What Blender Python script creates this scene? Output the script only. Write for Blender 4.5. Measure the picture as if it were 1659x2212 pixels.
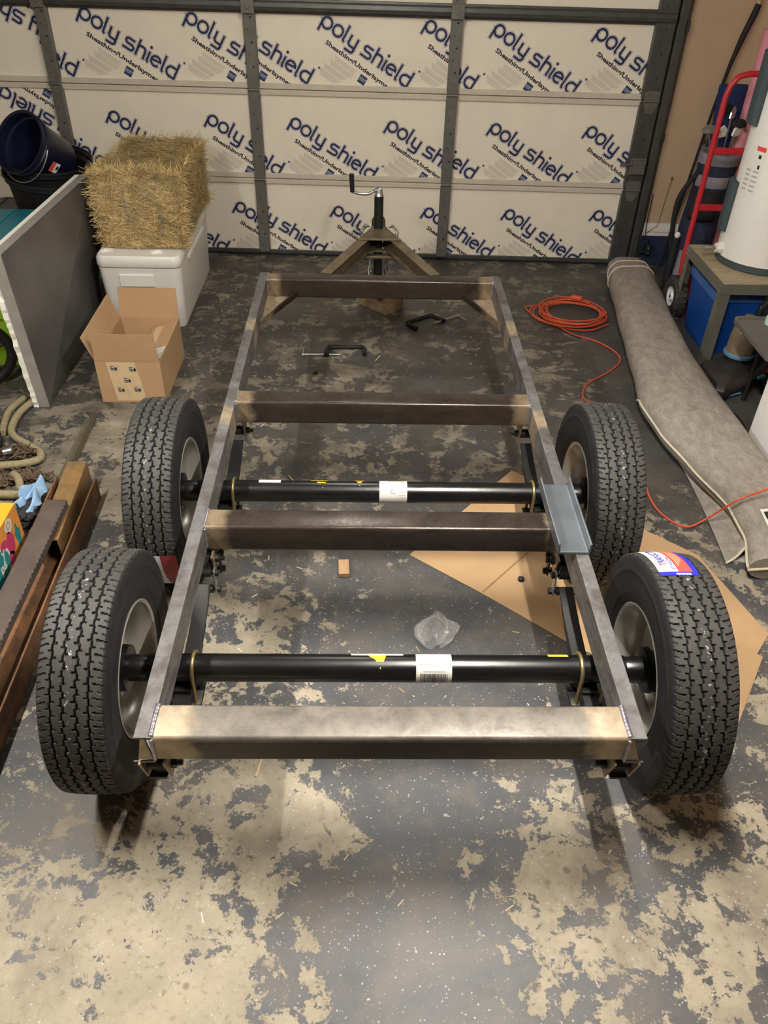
import bpy, bmesh, math, random
import numpy as np
from mathutils import Vector, Matrix
random.seed(7); rng = np.random.default_rng(7)
for o in list(bpy.data.objects): bpy.data.objects.remove(o)
SC = bpy.context.scene; COL = SC.collection

# ------------------------------------------------------------------ camera
def set_camera():
    f, pitch, roll, yaw = 1712.13, 0.6672, 0.0298, 0.0328
    fwd = Vector((math.sin(yaw)*math.cos(pitch), math.cos(yaw)*math.cos(pitch), -math.sin(pitch)))
    r0 = Vector((math.cos(yaw), -math.sin(yaw), 0)); u0 = r0.cross(fwd)
    r = math.cos(roll)*r0 + math.sin(roll)*u0; u = -math.sin(roll)*r0 + math.cos(roll)*u0
    c = bpy.data.cameras.new('camera'); c.sensor_fit = 'VERTICAL'; c.sensor_height = 36; c.lens = 36*f/2212
    c.clip_start = 0.02; c.clip_end = 60
    o = bpy.data.objects.new('camera', c); COL.objects.link(o)
    m = Matrix((( r.x, u.x, -fwd.x, -0.0750), (r.y, u.y, -fwd.y, -1.1618), (r.z, u.z, -fwd.z, 2.1302), (0, 0, 0, 1)))
    o.matrix_world = m; SC.camera = o
set_camera()
# ------------------------------------------------------------------ world, lights, exposure
W = bpy.data.worlds.new('world'); SC.world = W; W.use_nodes = True
W.node_tree.nodes['Background'].inputs[0].default_value = (0.5, 0.48, 0.45, 1)
W.node_tree.nodes['Background'].inputs[1].default_value = 0.02
def fill_light(name, loc, power, size, col=(1, 0.965, 0.90)):
    l = bpy.data.lights.new(name, 'POINT'); l.energy = power; l.shadow_soft_size = size; l.color = col
    o = bpy.data.objects.new(name, l); o.location = loc; COL.objects.link(o)
fill_light('door_fill_light', (-0.15, 2.75, 2.42), 24, 0.12)  # added fill light with no known source, brightens the garage door
TUBES = ((0.42, 0.38, 2.50, 1.0), (-1.64, 0.42, 2.50, 0.80))     # two ceiling shop lights, tubes running towards the door (built further down)
TUBE_STRENGTH = 430.0
SC.view_settings.view_transform = 'Standard'; SC.view_settings.look = 'None'
SC.view_settings.gamma = 1.0; SC.view_settings.use_curve_mapping = False
SC.view_settings.exposure = 0.66

# ------------------------------------------------------------------ materials
def lin(c):
    return tuple(((v/255)/12.92 if v/255 <= 0.04045 else ((v/255+0.055)/1.055)**2.4) for v in c[:3]) + (1,)
class NT:
    def __init__(s, m): s.t = m.node_tree; s.n = s.t.nodes
    def new(s, typ, **kw):
        n = s.n.new(typ)
        for k, v in kw.items(): setattr(n, k, v)
        return n
    def link(s, a, b): s.t.links.new(a, b)
    def val(s, x, sock):
        if isinstance(x, (int, float)): sock.default_value = x
        else: s.link(x, sock)
    def math(s, op, a, b=0.0, clamp=False):
        n = s.new('ShaderNodeMath', operation=op); n.use_clamp = clamp
        s.val(a, n.inputs[0]); s.val(b, n.inputs[1]); return n.outputs[0]
    def mix(s, fac, a, b, blend='MIX'):
        n = s.new('ShaderNodeMix', data_type='RGBA', blend_type=blend)
        s.val(fac, n.inputs[0])
        for x, i in ((a, 6), (b, 7)):
            if isinstance(x, tuple): n.inputs[i].default_value = x
            else: s.link(x, n.inputs[i])
        return n.outputs[2]
    def noise(s, vec, scale, detail=4, rough=0.55, dist=0.0):
        n = s.new('ShaderNodeTexNoise'); n.inputs['Scale'].default_value = scale
        n.inputs['Detail'].default_value = detail; n.inputs['Roughness'].default_value = rough
        n.inputs['Distortion'].default_value = dist
        if vec is not None: s.link(vec, n.inputs['Vector'])
        return n.outputs[0]
    def ramp(s, fac, lo, hi, a=0.0, b=1.0):
        n = s.new('ShaderNodeMapRange'); n.clamp = True
        s.val(fac, n.inputs[0]); n.inputs[1].default_value = lo; n.inputs[2].default_value = hi
        n.inputs[3].default_value = a; n.inputs[4].default_value = b; return n.outputs[0]
    def coords(s, kind='Object'): return s.new('ShaderNodeTexCoord').outputs[kind]
    def xyz(s, vec):
        n = s.new('ShaderNodeSeparateXYZ'); s.link(vec, n.inputs[0]); return n.outputs
    def scaled(s, vec, sc, rot=(0, 0, 0)):
        n = s.new('ShaderNodeMapping'); n.inputs['Scale'].default_value = sc; n.inputs['Rotation'].default_value = rot
        s.link(vec, n.inputs[0]); return n.outputs[0]
MATS = {}
def base(name):
    m = bpy.data.materials.new(name); m.use_nodes = True; MATS[name] = m
    nt = NT(m); return m, nt, nt.n['Principled BSDF']
def mat(name, col, rough=0.6, metal=0.0, var=0.12, scale=25, bump=0.0, bscale=150, spec=0.5, alpha=None, trans=None, stretch=None):
    """plain surface: base colour with a soft mottled variation and a fine relief"""
    m, nt, b = base(name)
    v = nt.coords()
    if stretch: v = nt.scaled(v, stretch)
    c = lin(col); dk = tuple(x*(1-var) for x in c[:3])+(1,); lt = tuple(min(1, x*(1+var)) for x in c[:3])+(1,)
    nt.link(nt.mix(nt.ramp(nt.noise(v, scale), 0.3, 0.7), dk, lt), b.inputs['Base Color'])
    b.inputs['Roughness'].default_value = rough; b.inputs['Metallic'].default_value = metal
    b.inputs['Specular IOR Level'].default_value = spec
    if bump:
        n = nt.new('ShaderNodeBump'); n.inputs['Strength'].default_value = bump; n.inputs['Distance'].default_value = 0.004
        nt.link(nt.noise(v, bscale, 3), n.inputs['Height']); nt.link(n.outputs[0], b.inputs['Normal'])
    if alpha is not None: b.inputs['Alpha'].default_value = alpha
    if trans is not None: b.inputs['Transmission Weight'].default_value = trans
    return m

def floor_material():
    m, nt, b = base('painted_concrete')
    v = nt.coords(); X, Y, Z = nt.xyz(v)
    warp = nt.noise(v, 3.0, 3, 0.6)
    # where the paint has worn away: broad patches (centre x, y, radius, weight)
    bias = None
    for cx, cy, rad, w in ((-0.75, -0.25, 0.50, 0.065), (-0.15, 0.10, 0.22, 0.03), (1.0, -0.25, 0.42, 0.05), (0.45, 0.05, 0.25, 0.055), (0.42, -0.25, 0.16, 0.06),
                           (0.10, -0.35, 0.32, -0.10), (0.3, 0.75, 0.50, -0.095), (0.12, 0.12, 0.20, -0.075), (-0.45, 0.80, 0.25, 0.075), (-0.7, -0.75, 0.5, 0.08),
                           (1.15, 1.5, 0.4, 0.01), (1.35, 2.1, 0.45, -0.10), (0.0, 1.2, 0.4, -0.03), (0.35, 2.75, 0.35, -0.05), (0.72, -0.05, 0.16, -0.05), (-0.35, 0.15, 0.25, 0.03),
                           (-1.2, 2.0, 0.5, 0.09), (1.9, 2.6, 0.6, -0.16), (-0.95, 0.20, 0.18, -0.08), (-0.1, 2.7, 0.3, 0.05), (1.9, 3.4, 0.6, -0.16), (1.15, 2.7, 0.4, 0.05)):
        d = nt.new('ShaderNodeVectorMath', operation='DISTANCE'); nt.link(v, d.inputs[0]); d.inputs[1].default_value = (cx, cy, 0)
        g = nt.ramp(d.outputs['Value'], 0.0, rad*1.6, w, 0.0)
        bias = g if bias is None else nt.math('ADD', bias, g)
    n1 = nt.noise(v, 6.6, 12, 0.72, 0.35); n2 = nt.noise(v, 26, 9, 0.74, 0.2)
    s = nt.math('ADD', nt.math('MULTIPLY', n1, 0.68), nt.math('MULTIPLY', n2, 0.32))
    s = nt.math('ADD', s, bias)
    bare = nt.ramp(s, 0.522, 0.530)
    # colours
    paint = nt.mix(nt.ramp(nt.noise(v, 2.2, 5, 0.6), 0.35, 0.7), lin((58, 59, 62)), lin((84, 85, 88)))
    paint = nt.mix(nt.ramp(nt.noise(v, 9, 5, 0.7), 0.5, 0.72), paint, lin((86, 80, 72)))
    conc = nt.mix(nt.ramp(nt.noise(v, 5, 6, 0.65), 0.3, 0.7), lin((146, 135, 116)), lin((177, 165, 143)))
    conc = nt.mix(nt.ramp(nt.noise(v, 45, 4, 0.7), 0.55, 0.75), conc, lin((116, 104, 88)))
    col = nt.mix(bare, paint, conc)
    film = nt.math('MULTIPLY', nt.ramp(nt.noise(v, 2.6, 7, 0.65, 0.5), 0.48, 0.66), 0.6)
    col = nt.mix(film, col, lin((108, 98, 85)))
    # pale and dark flecks broadcast into the paint
    vo = nt.new('ShaderNodeTexVoronoi'); vo.inputs['Scale'].default_value = 75; nt.link(v, vo.inputs['Vector'])
    fl = nt.math('MULTIPLY', nt.ramp(vo.outputs['Distance'], 0.15, 0.21, 1, 0), nt.ramp(nt.noise(v, 31, 2), 0.49, 0.57))
    vo3 = nt.new('ShaderNodeTexVoronoi'); vo3.inputs['Scale'].default_value = 150; nt.link(v, vo3.inputs['Vector'])
    fl = nt.math('MAXIMUM', fl, nt.math('MULTIPLY', nt.ramp(vo3.outputs['Distance'], 0.15, 0.22, 1, 0), nt.ramp(nt.noise(v, 47, 2), 0.54, 0.62)))
    col = nt.mix(nt.math('MULTIPLY', fl, 0.75), col, lin((188, 186, 178)))
    vo2 = nt.new('ShaderNodeTexVoronoi'); vo2.inputs['Scale'].default_value = 13; nt.link(v, vo2.inputs['Vector'])
    pit = nt.math('MULTIPLY', nt.ramp(vo2.outputs['Distance'], 0.10, 0.16, 1, 0), nt.ramp(nt.noise(v, 7, 2), 0.5, 0.6))
    col = nt.mix(nt.math('MULTIPLY', pit, 0.55), col, lin((70, 62, 54)))
    # oily dirt trodden in towards the big door
    dirt = nt.math('MULTIPLY', nt.ramp(nt.math('ADD', Y, nt.math('MULTIPLY', warp, 1.2)), 1.35, 2.5), nt.ramp(nt.noise(nt.scaled(v, (1, 1.8, 1)), 3.6, 8, 0.7), 0.28, 0.66, 0.25, 1.0))
    col = nt.mix(nt.math('MULTIPLY', dirt, 0.84), col, lin((54, 50, 44)))
    st = nt.new('ShaderNodeVectorMath', operation='DISTANCE'); nt.link(v, st.inputs[0]); st.inputs[1].default_value = (-0.15, -0.13, 0)
    stain = nt.math('MULTIPLY', nt.ramp(st.outputs['Value'], 0.03, 0.2, 1, 0), nt.ramp(nt.noise(v, 14, 5), 0.3, 0.6))
    col = nt.mix(nt.math('MULTIPLY', stain, 0.55), col, lin((84, 72, 58)))
    nt.link(col, b.inputs['Base Color'])
    nt.link(nt.ramp(bare, 0, 1, 0.50, 0.75), b.inputs['Roughness'])
    bp = nt.new('ShaderNodeBump'); bp.inputs['Strength'].default_value = 0.35; bp.inputs['Distance'].default_value = 0.002
    h = nt.math('SUBTRACT', nt.math('MULTIPLY', nt.noise(v, 120, 4), 0.5), bare)
    nt.link(h, bp.inputs['Height']); nt.link(bp.outputs[0], b.inputs['Normal'])
    return m

def steel_material(name, dark, light, axis, spots, width, tint=(205, 172, 128), rough=0.42, metal=0.55, scuff=None):
    """mill-scale steel, ground back to bright tan metal round its welds at the given places along one axis (trailer coordinates)"""
    m, nt, b = base(name)
    v = nt.coords(); xyz = nt.xyz(v); q = xyz[axis]
    a = nt.noise(nt.scaled(v, (2, 2, 8)), 5, 7, 0.65, 0.5); fine = nt.noise(v, 70, 5, 0.7)
    col = nt.mix(nt.ramp(a, 0.32, 0.68), lin(dark), lin(light))
    col = nt.mix(nt.math('MULTIPLY', nt.ramp(fine, 0.5, 0.8), 0.5), col, lin(tuple(c*0.55 for c in dark)))
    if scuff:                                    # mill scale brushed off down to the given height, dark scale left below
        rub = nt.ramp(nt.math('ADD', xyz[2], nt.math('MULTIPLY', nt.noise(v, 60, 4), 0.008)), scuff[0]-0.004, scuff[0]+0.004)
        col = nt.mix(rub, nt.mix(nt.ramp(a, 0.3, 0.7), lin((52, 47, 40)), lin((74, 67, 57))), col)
    near = None
    for s in spots:
        d = nt.math('ABSOLUTE', nt.math('SUBTRACT', q, s))
        near = d if near is None else nt.math('MINIMUM', near, d)
    g = nt.math('ADD', near, nt.math('MULTIPLY', nt.math('SUBTRACT', nt.noise(v, 14, 5, 0.6), 0.5), width*1.3))
    g = nt.ramp(g, width*0.75, width*1.25, 1, 0)
    heat = nt.ramp(nt.noise(v, 22, 3), 0.35, 0.65)
    tn = nt.mix(heat, lin(tint), lin(tuple(c*0.8 for c in tint)))
    nt.link(nt.mix(nt.math('MULTIPLY', g, 0.8), col, tn), b.inputs['Base Color'])
    b.inputs['Metallic'].default_value = metal; nt.link(nt.ramp(fine, 0.2, 0.8, rough-0.08, rough+0.12), b.inputs['Roughness'])
    bp = nt.new('ShaderNodeBump'); bp.inputs['Strength'].default_value = 0.12; bp.inputs['Distance'].default_value = 0.002
    nt.link(fine, bp.inputs['Height']); nt.link(bp.outputs[0], b.inputs['Normal'])
    return m

def rubber_material():
    m, nt, b = base('tire_rubber')
    v = nt.coords(); x, y, z = nt.xyz(v)
    r = nt.math('SQRT', nt.math('ADD', nt.math('MULTIPLY', y, y), nt.math('MULTIPLY', z, z)))
    tread = nt.ramp(nt.math('ADD', r, nt.math('MULTIPLY', nt.math('ABSOLUTE', x), 0.06)), 0.3425, 0.3475)
    dust = nt.ramp(nt.noise(v, 30, 5, 0.7), 0.3, 0.75)
    c = nt.mix(nt.math('MULTIPLY', tread, nt.ramp(dust, 0, 1, 0.45, 1.0)), lin((22, 22, 24)), lin((60, 58, 54)))
    spk = nt.math('MULTIPLY', nt.math('MULTIPLY', tread, nt.ramp(nt.math('ABSOLUTE', nt.math('SUBTRACT', x, 0.006)), 0.006, 0.010, 1, 0)), nt.ramp(nt.noise(v, 95, 2), 0.6, 0.66))
    c = nt.mix(nt.math('MULTIPLY', spk, 0.7), c, lin((190, 188, 180)))
    nt.link(c, b.inputs['Base Color']); b.inputs['Roughness'].default_value = 0.62; b.inputs['Specular IOR Level'].default_value = 0.4
    return m

def wood_material(name, a, c, scale=(2, 30, 30)):
    m, nt, b = base(name); v = nt.scaled(nt.coords(), scale)
    nt.link(nt.mix(nt.ramp(nt.noise(v, 2.2, 6, 0.6, 0.6), 0.35, 0.65), lin(a), lin(c)), b.inputs['Base Color']); b.inputs['Roughness'].default_value = 0.75
    return m
def rust_material(name, a, c, d, scale=14):
    m, nt, b = base(name); v = nt.coords()
    col = nt.mix(nt.ramp(nt.noise(v, scale, 8, 0.7, 0.4), 0.36, 0.62), lin(a), lin(c))
    col = nt.mix(nt.ramp(nt.noise(nt.scaled(v, (3, 0.7, 3)), 5, 5, 0.6), 0.5, 0.7), col, lin(d))
    nt.link(col, b.inputs['Base Color']); b.inputs['Roughness'].default_value = 0.7; b.inputs['Metallic'].default_value = 0.15
    bp = nt.new('ShaderNodeBump'); bp.inputs['Strength'].default_value = 0.3; bp.inputs['Distance'].default_value = 0.003
    nt.link(nt.noise(v, 90, 5, 0.7), bp.inputs['Height']); nt.link(bp.outputs[0], b.inputs['Normal'])
    return m
def rug_material():
    m, nt, b = base('rug_pile'); v = nt.coords()
    a = nt.noise(nt.scaled(v, (1.4, 0.8, 1.4)), 17, 9, 0.78, 0.4); c = nt.noise(nt.scaled(v, (120, 40, 120)), 2, 4, 0.7)
    col = nt.mix(nt.ramp(a, 0.36, 0.62), lin((134, 126, 116)), lin((170, 161, 149)))
    col = nt.mix(nt.ramp(c, 0.42, 0.62), nt.mix(0.3, col, lin((96, 90, 84))), col)
    nt.link(col, b.inputs['Base Color']); b.inputs['Roughness'].default_value = 0.95; b.inputs['Specular IOR Level'].default_value = 0.1
    bp = nt.new('ShaderNodeBump'); bp.inputs['Strength'].default_value = 0.5; bp.inputs['Distance'].default_value = 0.004
    nt.link(c, bp.inputs['Height']); nt.link(bp.outputs[0], b.inputs['Normal'])
    return m
def hay_material():
    m, nt, b = base('hay_straw'); v = nt.coords()
    g = nt.new('ShaderNodeNewGeometry').outputs['Random Per Island']
    col = nt.mix(nt.ramp(g, 0.0, 0.55), lin((150, 120, 70)), lin((220, 190, 130)))
    col = nt.mix(nt.ramp(g, 0.65, 1.0), col, lin((244, 222, 168)))
    clump = nt.noise(nt.scaled(v, (1, 1, 1.6)), 11, 4, 0.6)
    col = nt.mix(nt.ramp(clump, 0.34, 0.56, 0.40, 0.0), col, lin((112, 94, 58)))
    col = nt.mix(nt.ramp(nt.noise(v, 5, 3), 0.5, 0.68, 0.0, 0.5), col, lin((140, 132, 100)))
    nt.link(col, b.inputs['Base Color']); b.inputs['Roughness'].default_value = 0.65
    return m

M_FLOOR = floor_material()
mat('foam_cream', (240, 230, 210), 0.75, var=0.03, scale=6, bump=0.15, bscale=220)
mat('print_navy', (27, 40, 84), 0.6, var=0.1); mat('print_halo', (112, 118, 146), 0.6, var=0.05)
mat('print_grey', (170, 165, 156), 0.7, var=0.05); mat('print_black', (52, 48, 52), 0.6, var=0.05)
mat('print_blue', (58, 84, 128), 0.6, var=0.1)
mat('galvanised', (112, 110, 104), 0.48, 0.45, var=0.14, scale=18); mat('galvanised_dark', (84, 84, 80), 0.45, 0.5, var=0.15, scale=14)
mat('zinc', (176, 176, 170), 0.34, 0.8, var=0.12); mat('brass_zinc', (150, 132, 92), 0.38, 0.75, var=0.12)
mat('rail_white', (206, 196, 178), 0.6, var=0.05); mat('seal_black', (28, 28, 30), 0.7)
mat('wall_tan', (184, 156, 126), 0.85, var=0.05, scale=4, bump=0.12, bscale=260); mat('wall_navy', (24, 34, 62), 0.7, var=0.1)
mat('trim_white', (222, 216, 204), 0.5, var=0.03); mat('ceiling_white', (140, 136, 130), 0.9, var=0.03); mat('wall_pale', (132, 120, 104), 0.9, var=0.04)
steel_material('rail_steel', (78, 70, 66), (132, 131, 132), 1, (0.05, 0.83, 1.59, 2.79), 0.062, tint=(188, 168, 140), metal=0.4)
steel_material('beam_steel', (50, 43, 38), (71, 62, 55), 0, (-0.585, 0.585), 0.062, tint=(178, 156, 126), metal=0.5, rough=0.28)
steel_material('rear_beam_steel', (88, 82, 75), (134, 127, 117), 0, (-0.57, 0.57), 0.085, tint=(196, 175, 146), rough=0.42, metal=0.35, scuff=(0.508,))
steel_material('tongue_steel', (92, 80, 62), (130, 116, 90), 1, (9,), 0.05, metal=0.35)
mat('offcut_steel', (122, 128, 134), 0.36, 0.6, var=0.14, scale=9); mat('offcut_side', (84, 76, 70), 0.45, 0.5, var=0.15)
mat('weld', (150, 144, 150), 0.3, 0.7, var=0.3, scale=60, bump=0.3, bscale=90)
mat('black_paint', (14, 14, 15), 0.28, var=0.1); mat('black_satin', (20, 20, 20), 0.5, var=0.2); mat('black_plastic', (24, 24, 25), 0.45, var=0.15)
mat('bolt_dark', (52, 50, 46), 0.4, 0.6)
M_RUB = rubber_material(); mat('rim_silver', (170, 166, 158), 0.34, 0.55, var=0.06, scale=8)
mat('label_white', (226, 222, 212), 0.5, var=0.02); mat('label_yellow', (238, 196, 44), 0.5, var=0.04); mat('label_red', (226, 76, 66), 0.45, var=0.04)
mat('label_blue', (36, 40, 156), 0.45, var=0.05); mat('label_dkred', (150, 52, 46), 0.5, var=0.1); mat('ink_black', (30, 30, 32), 0.6, var=0.02)
mat('cardboard', (176, 143, 105), 0.82, var=0.05, scale=8, bump=0.08, bscale=60); mat('cardboard_in', (160, 129, 94), 0.85, var=0.05, scale=8)
mat('tape_tan', (206, 180, 140), 0.4, var=0.03); mat('cardboard_edge', (140, 108, 76), 0.9, var=0.1)
mat('cooler_white', (228, 224, 214), 0.42, var=0.02); mat('board_grey', (96, 93, 90), 0.42, 0.25, var=0.28, scale=3.2, bump=0.05)
mat('board_edge', (152, 148, 140), 0.45, 0.2, var=0.12, scale=12); mat('eps_white', (232, 228, 216), 0.85, var=0.03, bump=0.3, bscale=120)
hay_material(); mat('hay_core', (124, 100, 58), 0.9, var=0.35, scale=40, bump=0.6, bscale=60); mat('twine', (136, 134, 128), 0.7)
mat('bucket_blue', (14, 18, 40), 0.38, var=0.08); mat('tub_black', (22, 21, 22), 0.5, var=0.15); mat('rope_yellow', (196, 176, 70), 0.8, var=0.15, scale=60)
mat('teal_plastic', (24, 122, 136), 0.45, var=0.06); mat('green_plastic', (150, 190, 40), 0.45, var=0.06); mat('dark_tote', (52, 54, 58), 0.5)
mat('tow_rope', (140, 128, 98), 0.85, var=0.18, scale=90, bump=0.5, bscale=180)
rust_material('rust_orange', (82, 58, 40), (132, 90, 56), (84, 70, 54)); rust_material('rust_olive', (106, 86, 52), (136, 104, 60), (92, 86, 68), 9)
rust_material('rust_brown', (66, 55, 50), (86, 73, 66), (76, 66, 60), 8); rust_material('chain_rust', (66, 52, 40), (98, 78, 58), (84, 72, 58), 40)
mat('angle_olive', (112, 106, 88), 0.5, 0.4, var=0.2)
mat('rag_blue', (138, 170, 200), 0.85, var=0.12, scale=30); mat('rag_black', (22, 22, 26), 0.8)
mat('box_orange', (246, 168, 46), 0.5, var=0.05); mat('box_teal', (30, 138, 140), 0.5, var=0.04); mat('box_pink', (202, 62, 108), 0.5, var=0.1); mat('box_peach', (226, 150, 70), 0.5, var=0.1)
rug_material(); mat('rug_binding', (206, 196, 172), 0.9, var=0.08, scale=60); mat('rug_back', (170, 168, 160), 0.9, var=0.2, scale=40)
mat('cord_orange', (200, 82, 50), 0.5, var=0.06)
mat('truck_red', (186, 38, 48), 0.4, var=0.08); mat('tire_small', (48, 44, 40), 0.8, var=0.2, scale=60); mat('paint_white', (220, 222, 224), 0.4)
mat('heater_white', (226, 222, 214), 0.35, var=0.02); mat('foam_green', (58, 70, 74), 0.7, var=0.1); mat('heater_band', (58, 62, 62), 0.6)
mat('stand_steel', (112, 110, 100), 0.5, 0.35, var=0.14, scale=12); wood_material('plywood', (150, 134, 108), (172, 156, 128), (3, 20, 20))
mat('bin_blue', (18, 66, 140), 0.42, var=0.06); mat('bin_rim', (52, 92, 150), 0.4)
mat('bag_navy', (28, 34, 58), 0.8, var=0.2); mat('bag_grey', (128, 124, 130), 0.8, var=0.1); mat('bag_black', (20, 20, 24), 0.75, var=0.15); mat('cloth_blue', (20, 38, 84), 0.85, var=0.2)
mat('pink_mat', (214, 140, 150), 0.8, var=0.08)
mat('vac_body', (42, 38, 36), 0.45, var=0.25, scale=14); mat('vac_can', (120, 104, 84), 0.6, var=0.12); mat('vac_blue', (86, 128, 156), 0.4); mat('vac_red', (120, 28, 34), 0.5); mat('vac_teal', (40, 96, 104), 0.5)
mat('table_grey', (88, 84, 80), 0.5, var=0.08); mat('appliance_white', (230, 226, 222), 0.3, var=0.01); mat('tape_green', (176, 206, 180), 0.5); mat('paper_blue', (96, 112, 150), 0.7, var=0.2, scale=12)
wood_material('lumber', (110, 92, 66), (138, 118, 88), (3, 25, 25)); wood_material('scrap_wood', (158, 124, 88), (178, 146, 108), (40, 6, 40))
mat('clamp_iron', (36, 35, 34), 0.45, 0.4, var=0.15)
def clear_plastic():
    m, nt, b = base('clear_plastic')
    b.inputs['Base Color'].default_value = (0.9, 0.88, 0.84, 1); b.inputs['Roughness'].default_value = 0.06
    b.inputs['Specular IOR Level'].default_value = 0.9; b.inputs['Alpha'].default_value = 0.13
clear_plastic()

# ------------------------------------------------------------------ mesh helpers
ORG = {}
class MB:
    def __init__(s): s.v = []; s.f = []; s.m = []
    def add(s, vs, fs, mi=0):
        o = len(s.v); s.v += [tuple(p) for p in vs]; s.f += [tuple(i+o for i in f) for f in fs]; s.m += [mi]*len(fs); return s
    def box(s, c, d, rot=None, mi=0):
        x, y, z = (k/2 for k in d); P = [Vector((a, b, e)) for a in (-x, x) for b in (-y, y) for e in (-z, z)]
        if rot is not None:
            R = rot if isinstance(rot, Matrix) else Matrix.Rotation(rot, 3, 'Z'); P = [R @ p for p in P]
        c = Vector(c)
        return s.add([p+c for p in P], [(0, 1, 3, 2), (4, 6, 7, 5), (0, 4, 5, 1), (2, 3, 7, 6), (0, 2, 6, 4), (1, 5, 7, 3)], mi)
    def span(s, a, b, mi=0):
        return s.box([(p+q)/2 for p, q in zip(a, b)], [abs(q-p) for p, q in zip(a, b)], None, mi)
    def prism(s, pts, d, mi=0):
        n = len(pts); d = Vector(d); P = [Vector(p) for p in pts]
        return s.add(P+[p+d for p in P], [tuple(range(n))[::-1], tuple(range(n, 2*n))] + [(i, (i+1) % n, (i+1) % n+n, i+n) for i in range(n)], mi)
    def loft(s, rings, close=True, caps=True, mi=0):
        n = len(rings[0]); vs = [p for r in rings for p in r]; fs = []
        for k in range(len(rings)-1):
            for i in range(n if close else n-1):
                j = (i+1) % n; fs.append((k*n+i, k*n+j, (k+1)*n+j, (k+1)*n+i))
        if caps and close: fs += [tuple(range(n))[::-1], tuple(range((len(rings)-1)*n, len(rings)*n))]
        return s.add(vs, fs, mi)
    def tube(s, pts, r, n=10, mi=0, caps=True, closed=False):
        P = [Vector(p) for p in pts]; rings = []; K = len(P); up = None
        for k in range(K):
            t = (P[(k+1) % K]-P[k-1]) if closed else (P[min(k+1, K-1)]-P[max(k-1, 0)])
            t.normalize()
            if up is None:
                up = Vector((0, 0, 1)) if abs(t.z) < 0.9 else Vector((1, 0, 0))
            a = up - t*up.dot(t)
            if a.length < 1e-4: a = Vector((1, 0, 0)) - t*t.x
            a.normalize(); up = a; b = t.cross(a); rr = r[k] if isinstance(r, (list, tuple)) else r
            rings.append([P[k]+(a*math.cos(2*math.pi*i/n)+b*math.sin(2*math.pi*i/n))*rr for i in range(n)])
        if closed: rings.append(rings[0]); caps = False
        return s.loft(rings, True, caps, mi)
    def cyl(s, a, b, r, n=20, mi=0, r2=None):
        return s.tube([a, b], [r, r if r2 is None else r2], n, mi)
    def lathe(s, prof, c=(0, 0, 0), axis='Z', n=40, mi=0, M=None):
        """prof: list of (radius, height along axis)"""
        rings = []
        for r, h in prof:
            R = []
            for i in range(n):
                a = 2*math.pi*i/n; q = Vector((r*math.cos(a), r*math.sin(a), h))
                if axis == 'X': q = Vector((h, q.x, q.y))
                if axis == 'Y': q = Vector((q.x, h, q.y))
                if M is not None: q = M @ q
                R.append(q+Vector(c))
            rings.append(R)
        return s.loft(rings, True, False, mi)
    def grid(s, f, nu, nv, mi=0):
        vs = [f(i/nu, j/nv) for i in range(nu+1) for j in range(nv+1)]
        return s.add(vs, [(i*(nv+1)+j, i*(nv+1)+j+1, (i+1)*(nv+1)+j+1, (i+1)*(nv+1)+j) for i in range(nu) for j in range(nv)], mi)
    def build(s, name, mats, parent=None, smooth=False, bevel=0, seg=2, loc=None, solid=0):
        org = ORG.get(parent.name, Vector()) if parent is not None else Vector(loc or (0, 0, 0))
        me = bpy.data.meshes.new(name)
        me.from_pydata([tuple(Vector(p)-org) for p in s.v], [], s.f)
        for k in (mats if isinstance(mats, (list, tuple)) else [mats]): me.materials.append(MATS[k])
        me.polygons.foreach_set('material_index', s.m)
        bm = bmesh.new(); bm.from_mesh(me); bmesh.ops.recalc_face_normals(bm, faces=bm.faces); bm.to_mesh(me); bm.free()
        if smooth:
            me.polygons.foreach_set('use_smooth', [True]*len(me.polygons))
            if smooth != 'all':
                try: me.set_sharp_from_angle(angle=math.radians(38))
                except Exception: pass
        o = bpy.data.objects.new(name, me); COL.objects.link(o)
        if parent is not None: o.parent = parent
        else: o.location = org
        ORG[o.name] = org
        if solid:
            md = o.modifiers.new('solid', 'SOLIDIFY'); md.thickness = solid; md.offset = 0
        if bevel:
            md = o.modifiers.new('bevel', 'BEVEL'); md.width = bevel; md.segments = seg; md.limit_method = 'ANGLE'; md.angle_limit = math.radians(40)
        return o
def tag(o, label, cat, group=None):
    o['label'] = label; o['category'] = cat
    if group: o['group'] = group
    return o
def thing(name, label, cat, loc, group=None):
    o = bpy.data.objects.new(name, None); o.empty_display_size = 0.1; COL.objects.link(o); o.location = loc; ORG[o.name] = Vector(loc)
    return tag(o, label, cat, group)
def struct(o): o['kind'] = 'structure'; return o
def copy_tree(o, parent=None):
    c = o.copy(); COL.objects.link(c); c.parent = parent; ORG[c.name] = ORG.get(o.name, Vector())
    for ch in [x for x in o.children]: copy_tree(ch, c)
    return c
def smoothpath(pts, k=8):
    P = [Vector(p) for p in pts]; P = [2*P[0]-P[1]]+P+[2*P[-1]-P[-2]]; out = []
    for i in range(1, len(P)-2):
        for j in range(k):
            t = j/k; a, b, c, d = P[i-1:i+3]
            out.append(0.5*((2*b)+(c-a)*t+(2*a-5*b+4*c-d)*t*t+(3*b-a-3*c+d)*t**3))
    out.append(P[-2]); return out
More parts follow.
